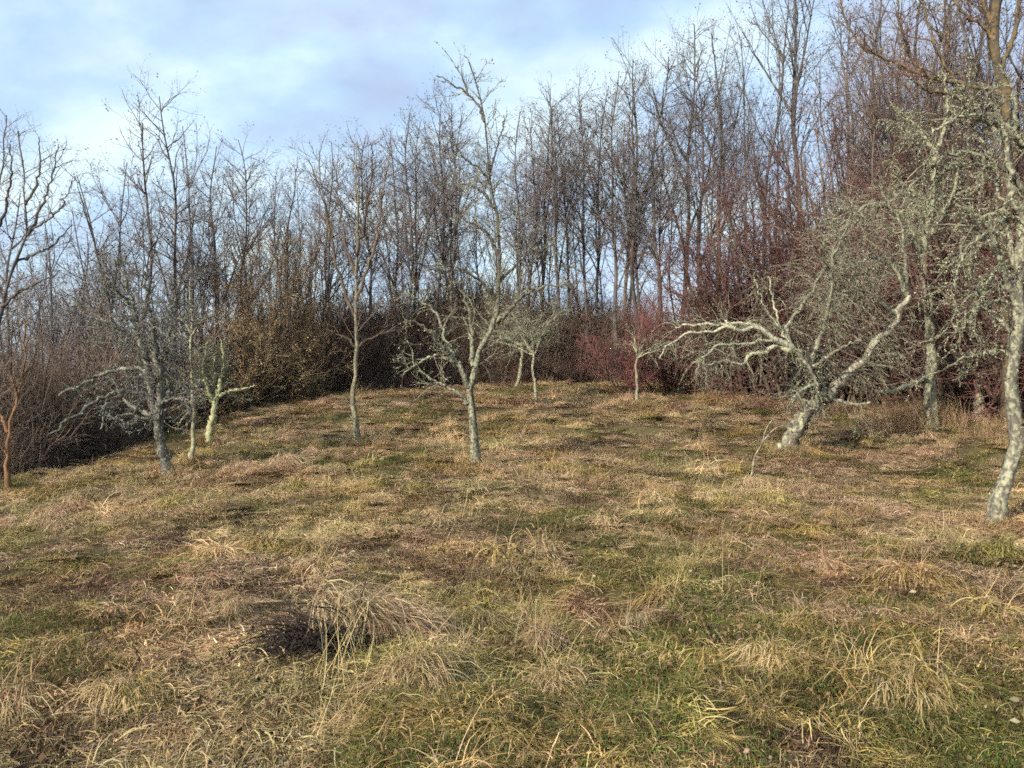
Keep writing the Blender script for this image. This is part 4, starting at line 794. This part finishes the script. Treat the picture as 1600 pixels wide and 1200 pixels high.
# left of the tall wood
hero('bare_tree', 'dark spreading tree at the far left edge, its limbs reaching in over the hollow', [
    ([(-30, 690), (-18, 600), (-6, 520), (6, 465), (23, 412), (43, 366), (40, 320), (37, 262), (28, 205)], 5.2, 0.9, 0.0), ([(43, 368), (62, 331), (76, 295), (85, 262), (92, 225)], 2.6, 0.6, 0.1), ([(44, 362), (72, 346), (98, 318), (116, 275)], 2, 0.6, -0.2),
    ([(23, 412), (52, 398), (86, 380), (112, 352)], 2.6, 0.8, 0.2), ([(-16, 590), (-12, 490), (-8, 390), (-2, 300), (6, 235), (10, 180)], 3.4, 0.7, 0.1), ([(-6, 360), (10, 320), (18, 270), (16, 225)], 2.6, 0.8, -0.2), ([(40, 320), (58, 285), (62, 245), (60, 215)], 2.4, 0.7, 0.3), ([(6, 465), (-20, 420), (-40, 360), (-50, 280)], 3, 0.8, 0.2), ([(2, 480), (30, 455), (62, 440), (90, 428)], 2.6, 0.8, -0.2)],
    [lv(5.5, (0.2, 1), (45, 14), (0.4, 1.2), 0.14, 0.03, (0.006, 0.010), 7), lv(6.5, (0.1, 1), (44, 16), (0.2, 0.65), 0.16, 0.02, (0.004, 0.007), 5), lv(4.5, (0.1, 1), (44, 16), (0.1, 0.35), 0.16, 0.02, (0.003, 0.005), 4)],
    211, M_grey_bark, M_grey_twig, Y=15.5, group='trees beyond the hollow on the left')
LG = 'trees beyond the hollow on the left'
for px, Y, top, kd, wd, lab, vv in [
    (60, 21.0, 330, 'fan_b', 1.0, 'low spreading bare tree over the hollow, right of the far-left dark tree', None),
    (110, 24.0, 400, 'brushy', 1.2, 'short brushy bare tree in the gap between the far-left tree and the tall clump', None),
    (178, 22.5, 262, 'fan_b', 0.9, 'outermost left tree of the tall clump behind the crooked lichen tree', None),
    (222, 22.0, 205, 'slender_e', 1.2, 'bare tree left of the tallest leader in the clump behind the crooked lichen tree', None),
    (268, 21.5, 150, 'slender_c', 1.0, 'tallest thin leader of the clump behind the crooked lichen tree', None),
    (292, 23.0, 185, 'fan_b', 0.8, 'many-stemmed bare tree right of the tallest leader on the left', None),
    (332, 24.0, 228, 'slender_a', 1.1, 'bare tree above the small greenish-trunked tree', None),
    (370, 25.0, 225, 'slender_b', 1.0, 'dark-stemmed tree at the left of the ochre brush', None),
    (412, 27.0, 268, 'brushy', 1.1, 'purplish brushy tree behind the ochre brush', None), (448, 28.0, 285, 'brushy', 1.1, 'pale twiggy tree in the dip of the skyline left of the tall wood', None),
    (15, 26.0, 300, 'slender_c', 1.2, 'hazy bare tree behind the far-left dark tree', None), (140, 28.0, 360, 'slender_a', 1.2, 'faint bare tree in the low skyline gap on the left', None)]:
    plant(kd, px, Y, top, label=lab, group=LG, wide=wd, v=vv)
for k, px in enumerate(np.linspace(-120, 470, 20)):
    plant(kinds[k % 3] if k % 4 else 'brushy', px + prng.uniform(-12, 12), prng.uniform(30, 40), np.interp(px, [-120, 60, 120, 250, 400, 470], [330, 400, 420, 300, 330, 320]) + prng.uniform(0, 50), label='thin trunk in the dim wood beyond the hollow on the left', group='trunks beyond the hollow', wide=1.0)
for px, Y, top, kd, lab in [(372, 23.5, 350, 'ochre', 'left bush of ochre-leaved brush between the left clump and the tall wood'), (425, 25.0, 355, 'ochre', 'middle bush of ochre-leaved brush, rusty stems'), (472, 26.3, 400, 'ochre', 'right bush of ochre-leaved brush next to the tall wood'),
                            (345, 23.0, 470, 'yellow_shrub', 'yellow-brown shrub behind the small greenish-trunked tree'), (440, 25.2, 470, 'yellow_shrub', 'yellow-leaved shrub under the middle ochre bush'),
                            (405, 24.5, 470, 'yellow_shrub', 'low yellow-leaved shrub at the foot of the ochre brush'), (480, 26.3, 560, 'yellow_shrub', 'small yellow-leaved shrub low at the foot of the tall wood'), (290, 21.0, 585, 'yellow_shrub', 'low yellow-leaved shrub behind the thin pole trunk')]:
    plant(kd, px, Y, top, name='ochre_brush' if kd == 'ochre' else 'yellow_leaved_shrub', label=lab, cat='shrub', group='ochre and yellow brush', wide=1.05 if kd == 'ochre' else 1.1)

for px, Y, top, kd, wd, lab in [(-60, 16.5, 470, 'brown_shrub', 1.1, 'brown scrub bush past the left edge behind the orange trunk'), (35, 16.5, 480, 'brown_shrub', 1.0, 'brown scrub bush just right of the orange trunk, in the hollow'), (95, 18.5, 470, 'brown_shrub', 1.1, 'brown scrub bush in the middle of the left hollow'),
                                (150, 20.5, 455, 'brown_shrub', 1.0, 'brown scrub bush behind the pale drooping limbs of the crooked tree'), (205, 21.5, 440, 'brown_shrub', 1.0, 'brown scrub bush right behind the crooked lichen tree'), (255, 22.5, 430, 'brown_shrub', 1.1, 'brown scrub bush between the crooked tree and the pole trunk'), (320, 24.0, 440, 'brown_shrub', 1.0, 'brown scrub bush behind the small greenish-trunked tree'), (5, 20.0, 440, 'brown_shrub', 1.2, 'tall brown scrub at the back of the hollow, left edge')]:
    plant(kd, px, Y, top, name='scrub_bush', label=lab, cat='shrub', group='scrub in the left hollow', wide=wd)
# thorn scrub on the right
for px, Y, top, kd, wd, nm, lab in [
    (988, 25.5, 455, 'crimson_shrub', 1.0, 'crimson_shrub', 'crimson-twigged shrub behind the thin stake-like sapling'), (1042, 26.5, 440, 'red_shrub', 1.0, 'thorn_shrub', 'red-brown thorn shrub between the crimson shrub and the arching pale limbs'),
    (1118, 25.5, 345, 'red_shrub_b', 1.05, 'thorn_shrub', 'red-brown thorn thicket above the arching pale limbs'), (1180, 24.5, 265, 'red_shrub', 1.0, 'thorn_shrub', 'tall red-brown thorn bush behind the thin dead spikes of the leaning tree'),
    (1245, 24.0, 225, 'red_shrub_b', 0.95, 'thorn_shrub', 'tallest red-brown thorn bush, below the two fan-shaped trees'), (1310, 23.0, 215, 'brown_shrub', 0.95, 'thorn_shrub', 'brown thorn bush behind the drooping twigs of the leaning tree'),
    (1375, 22.5, 180, 'red_shrub_b', 0.9, 'thorn_shrub', 'red-brown thorn bush left of the straight pale trunk'), (1430, 21.5, 150, 'brown_shrub', 0.9, 'thorn_shrub', 'brown thorn bush right behind the straight pale trunk'), (1500, 20.5, 200, 'red_shrub', 0.9, 'thorn_shrub', 'brown-red thorn bush between the straight pale trunk and the right-edge tree'),
    (1570, 19.5, 230, 'brown_shrub', 1.0, 'thorn_shrub', 'brown thorn bush behind the right-edge tree'), (1650, 17.5, 200, 'red_shrub_b', 1.0, 'thorn_shrub', 'red-brown thorn bush past the right-edge tree'), (1150, 27.0, 420, 'red_shrub', 1.2, 'thorn_shrub', 'low wide thorn bush at the back of the red-brown thicket'), (1275, 25.5, 380, 'brown_shrub', 1.2, 'thorn_shrub', 'brown bush filling the shade under the tallest thorn bush'),
    (1345, 25.0, 150, 'red_shrub', 0.8, 'thorn_shrub', 'tall thorn bush reaching up between the tallest one and the ochre limb'), (1400, 24.0, 110, 'brown_shrub', 0.8, 'thorn_shrub', 'high brown thorn bush under the long ochre limb'), (1470, 23.0, 90, 'red_shrub_b', 0.8, 'thorn_shrub', 'high thorn bush under the root of the long ochre limb'), (1540, 22.0, 60, 'brown_shrub', 0.85, 'thorn_shrub', 'high brown thorn bush left of the ochre-yellow trunk'), (1490, 19.4, 170, 'brown_shrub', 0.8, 'thorn_shrub', 'nearer brown thorn bush just right of the straight pale trunk'), (1545, 18.8, 130, 'brown_shrub', 0.8, 'thorn_shrub', 'nearer brown thorn bush filling the gap left of the right-edge trunk'), (1610, 17.6, 120, 'red_shrub', 0.8, 'thorn_shrub', 'nearer red-brown thorn bush behind the top of the right-edge trunk')]:
    plant(kd, px, Y, top, name=nm, label=lab, cat='shrub', group='thorn scrub on the right', wide=wd)

# undergrowth along the foot of the wood: reads as one mass
def p_thicket(seed, mat, h=2.2, M=70, dens=1.0):
    rng = np.random.default_rng(seed); mb = MB(); s = disc(rng, M, 0.75); s[:, 2] = -0.2
    P = walk(rng, s, np.stack([rng.normal(0, 0.25, M), rng.normal(0, 0.25, M), np.ones(M)], -1), rng.uniform(0.45, 1.0, M) * h, 7, 0.10, -0.01); T = Limbs(P, rng.uniform(0.006, 0.016, M)[:, None] * np.linspace(1, 0.3, 7))
    A = sprout(rng, T, 4.5 * dens, (0.15, 1), (45, 18), (0.3, 0.9), 0.16, -0.01, (0.004, 0.008), 5); B = sprout(rng, A, 4.5 * dens, (0.1, 1), (45, 18), (0.12, 0.4), 0.16, 0, (0.003, 0.005), 3)
    mb.tubes(T.P, T.R, 4)
    for q in (A, B): mb.tubes(q.P, q.R, 3)
    return mb.mesh('thicket', mat)
tk = [p_thicket(401, M_dark_twig), p_thicket(402, M_dark_twig, 2.6), p_thicket(403, M_brown_twig, 1.8), p_thicket(404, M_redbrown_twig, 1.7)]
rng = np.random.default_rng(77); NU = 1000; ang = rng.uniform(-160, 1800, NU); past = np.abs(rng.normal(0, 1, NU)) * 5.0 + 0.7; dd = np.interp(ang, EDGE[:, 0], EDGE[:, 2]) + past
ux, uy = (ang - 800) / F * dd, dd
sc = rng.uniform(0.6, 1.15, NU) * np.interp(ang, [-160, 150, 350, 480, 860, 1000, 1200, 1800], [1.6, 1.6, 1.5, 2.2, 2.2, 1.7, 1.0, 0.9]) * np.clip(past / 3.0, 0.35, 1.0)
pk = np.where(ang > 1000, np.where(rng.random(NU) < 0.6, 3, 2), np.where(rng.random(NU) < 0.55, rng.integers(0, 2, NU), np.where(rng.random(NU) < 0.6, 2, 3)))
scatter('undergrowth', tk, np.stack([ux, uy, H(ux, uy)], -1), np.stack([np.zeros(NU), np.zeros(NU), rng.uniform(0, 6.28, NU)], -1), np.stack([sc, sc, sc], -1), pk, 'dark tangled undergrowth of bare stems along the foot of the wood', 'undergrowth')

# ------------------------------------------------------------------ single plants and dead wood in the meadow
TUS = {'straw': p_mop(501, T_TAB, 1300, 0.19, 0.17, 0.16, 0.40), 'yellow': p_mop(502, Y_TAB + [(PALE, 2), (STRAW, 2)], 1200, 0.20, 0.15, 0.15, 0.36, (0.3, -0.4)), 'pink': p_mop(503, P_TAB + [(PALE, 2)], 1200, 0.18, 0.16, 0.15, 0.36, (0.2, -0.5)), 'pale': p_mop(504, [(PALE, 3), (STRAW, 3), (TAN, 3)], 1100, 0.17, 0.16, 0.15, 0.36, (-0.2, -0.4))}
for px, v, kd, s, lab in [(672, 1078, 'straw', 1.05, 'big straw-coloured grass tussock just right of the dark brush heap'), (885, 1068, 'straw', 0.95, 'straw grass tussock with long combed blades near the bottom middle'), (850, 1000, 'pink', 0.85, 'tan grass tussock directly behind the combed straw one near the bottom middle'),
                          (365, 955, 'pale', 0.95, 'pale bleached grass tussock up and left of the dark brush heap'), (1290, 890, 'pink', 1.15, 'pinkish tan grass tussock below the leaning tree, on the right'), (1430, 1115, 'yellow', 1.0, 'yellow-green grass tussock near the bottom right corner'),
                          (622, 825, 'pink', 0.9, 'small pinkish tussock alone in the middle distance below the forked tree'), (205, 1105, 'yellow', 1.0, 'yellowish flattened tussock near the bottom left corner'), (1010, 975, 'pale', 0.8, 'pale tussock with a dark middle right of the tan one'),
                          (1440, 925, 'yellow', 1.05, 'low yellowish tussock under the right-edge trunk'), (1210, 1060, 'yellow', 0.8, 'ragged grey-straw tussock midway to the bottom right corner'), (40, 1120, 'straw', 1.0, 'straw tussock cut by the left edge near the bottom corner'), (540, 930, 'pink', 0.9, 'tan tussock on top of the dark brush heap')]:
    b = ground(px, v); t = link('grass_tussock', TUS[kd]); t.location = Vector(b); t.rotation_euler = (0, 0, prng.uniform(-0.6, 0.6)); t.scale = (s * 0.85, s * 0.85, s * 0.8)
    t['label'] = lab; t['category'] = 'tussock'; t['group'] = 'grass tussocks in the foreground'

b = ground(535, 1020); rng = np.random.default_rng(91); t = thing('brush_heap', 'dark heap of dead stems under bleached straw in the left foreground', 'brush heap', b, scale=(1.35, 1.3, 1.25))
mb = MB(); k = 380; s = np.stack([rng.uniform(-0.22, 0.12, k), rng.uniform(-0.08, 0.14, k), rng.uniform(-0.02, 0.06, k)], -1)
P = walk(rng, s, np.stack([rng.normal(-0.5, 0.7, k), rng.normal(-0.3, 0.4, k), rng.uniform(0.2, 0.9, k)], -1), rng.uniform(0.12, 0.34, k), 7, 0.12, -0.2); P[..., 2] = np.maximum(P[..., 2], 0.005); mb.tubes(P, rng.uniform(0.002, 0.0045, k)[:, None] * np.linspace(1, 0.5, 7), 3)
link('dead_stems', mb.mesh('dead_stems', mat_bark('black_dead_stems', (0.018, 0.013, 0.011), (0.06, 0.045, 0.035), None, 0.5, 20.0)), t)
mb = MB(); k = 1500; u = rng.random(k); s = np.stack([-0.10 + 0.42 * u + rng.normal(0, 0.05, k), 0.16 - 0.10 * u + rng.normal(0, 0.06, k), 0.20 - 0.14 * u + rng.normal(0, 0.03, k)], -1)      # a straw thatch combed down to the right, over the dark stems
blades(mb, rng, s, rng.normal(-0.5, 0.7, k), rng.uniform(-0.2, 0.8, k), rng.uniform(0.12, 0.3, k), rng.uniform(0.2, 0.6, k), rng.uniform(0.003, 0.0055, k), 6, pick_cols(rng, k, P_TAB)); link('straw', mb.mesh('straw', M_blade, smooth=False), t, kind='stuff')

def loose(name, label, lines, r, seed, mat, cat='branch', lev=None):
    rng = np.random.default_rng(seed); b = ground(*lines[0][0]); PP = []; RR = []
    for ln in lines:
        q = smooth_line(ln, 14); PP.append(np.array([at(x, y, b[1] - 0.02 * i) for i, (x, y) in enumerate(q)])); RR.append(np.linspace(r, r * 0.35, 14))
    PP = np.array(PP); PP[0, 0, 2] = b[2] - 0.04; L = Limbs(PP, np.array(RR)); mb = MB(); mb.tubes(L.P, L.R, 5, 0.1, rng)
    q = sprout(rng, L, *(lev or (5, (0.3, 1), (50, 15), (0.1, 0.35), 0.2, -0.02, (0.003, 0.006), 5))); mb.tubes(q.P, q.R, 3)
    o = link(name, mb.mesh(name, mat, b)); o.location = Vector(b); o['label'] = label; o['category'] = cat; return o
loose('dead_branch', 'thin dead branch propped upright in the grass left of the leaning tree foot', [[(1174, 740), (1180, 712), (1190, 694), (1198, 668), (1212, 650)], [(1192, 690), (1208, 672), (1224, 664)]], 0.014, 71, M_dead_wood)
loose('dead_branch', 'small dark twig lying in the grass on the right, below the pinkish tussock', [[(1275, 952), (1290, 946), (1308, 938)]], 0.008, 72, M_grey_bark)

# reddish dead grass standing round the pale trunk, brambles
for px, v, s, lab in [(1392, 676, 1.5, 'reddish standing dead grass left of the straight pale trunk foot'), (1462, 672, 1.45, 'pinkish standing dead grass hiding the straight pale trunk foot'), (1545, 690, 1.2, 'brown standing dead grass left of the right-edge trunk'), (1425, 660, 1.5, 'reddish standing dead grass under the sagging low limb')]:
    rng = np.random.default_rng(int(px)); mb = MB(); M = 620; sd = disc(rng, M, 0.55)
    blades(mb, rng, sd, rng.uniform(0, 6.283, M), rng.uniform(0.8, 1.5, M), rng.uniform(0.3, 0.75, M), rng.uniform(0.02, 0.28, M), rng.uniform(0.003, 0.006, M), 6, pick_cols(rng, M, [(np.array([0.27, 0.15, 0.10]), 4), (PINK, 3), (TAN, 2), (BROWN, 3)]))
    o = link('dead_grass_clump', mb.mesh('dead_grass_clump', M_blade, smooth=False)); o.location = Vector(ground(px, v)); o.scale = (s * 0.8, s * 0.8, s * 0.8); o['label'] = lab; o['category'] = 'dead grass'; o['group'] = 'standing dead grass on the right'
for px, v, s, lab in [(868, 632, 1.0, 'low dark green bramble in front of the twin-stemmed grey tree'), (910, 628, 0.9, 'low dark bramble patch right of the twin-stemmed grey tree'), (1485, 722, 0.55, 'dark green bramble patch on the right, between leaning tree and right-edge trunk'), (1170, 640, 1.1, 'brown bramble mound under the arching pale limbs'), (1060, 640, 0.8, 'small brown bramble mound in front of the stubby grey trunk'), (1235, 640, 1.1, 'brown bramble mound behind the leaning tree foot'), (1325, 648, 1.0, 'brown bramble mound right of the leaning tree, under the drooping twigs'), (1110, 625, 1.0, 'brown bramble mound round the thin dark sapling')]:
    rng = np.random.default_rng(int(px) + 1); k = 60; st = disc(rng, k, 0.6); base = ground(px, v)
    P = walk(rng, st, np.stack([rng.normal(0, 0.8, k), rng.normal(0, 0.8, k), np.ones(k)], -1), rng.uniform(0.5, 1.2, k), 9, 0.08, -0.22); P[..., 2] = np.maximum(P[..., 2], 0.02); L = Limbs(P, rng.uniform(0.003, 0.006, k)[:, None] * np.linspace(1, 0.5, 9)); mb = MB(); mb.tubes(L.P, L.R, 3)
    t = thing('bramble', lab, 'bramble', base, 'brambles in the meadow', scale=(s, s, s)); link('stems', mb.mesh('stems', M_redbrown_twig), t)
    kk = 900; mb = MB(); brown = 'brown' in lab; mb.scraps(along(rng, L, kk, 0.05), 0.022, rng, pick_cols(rng, kk, [(np.array([0.13, 0.07, 0.045]), 3), (np.array([0.22, 0.13, 0.08]), 2)] if brown else [(np.array([0.05, 0.075, 0.035]), 4), (np.array([0.10, 0.12, 0.06]), 2), (np.array([0.13, 0.08, 0.06]), 1)])); link('leaves', mb.mesh('leaves', M_leaf, smooth=False), t, kind='stuff')
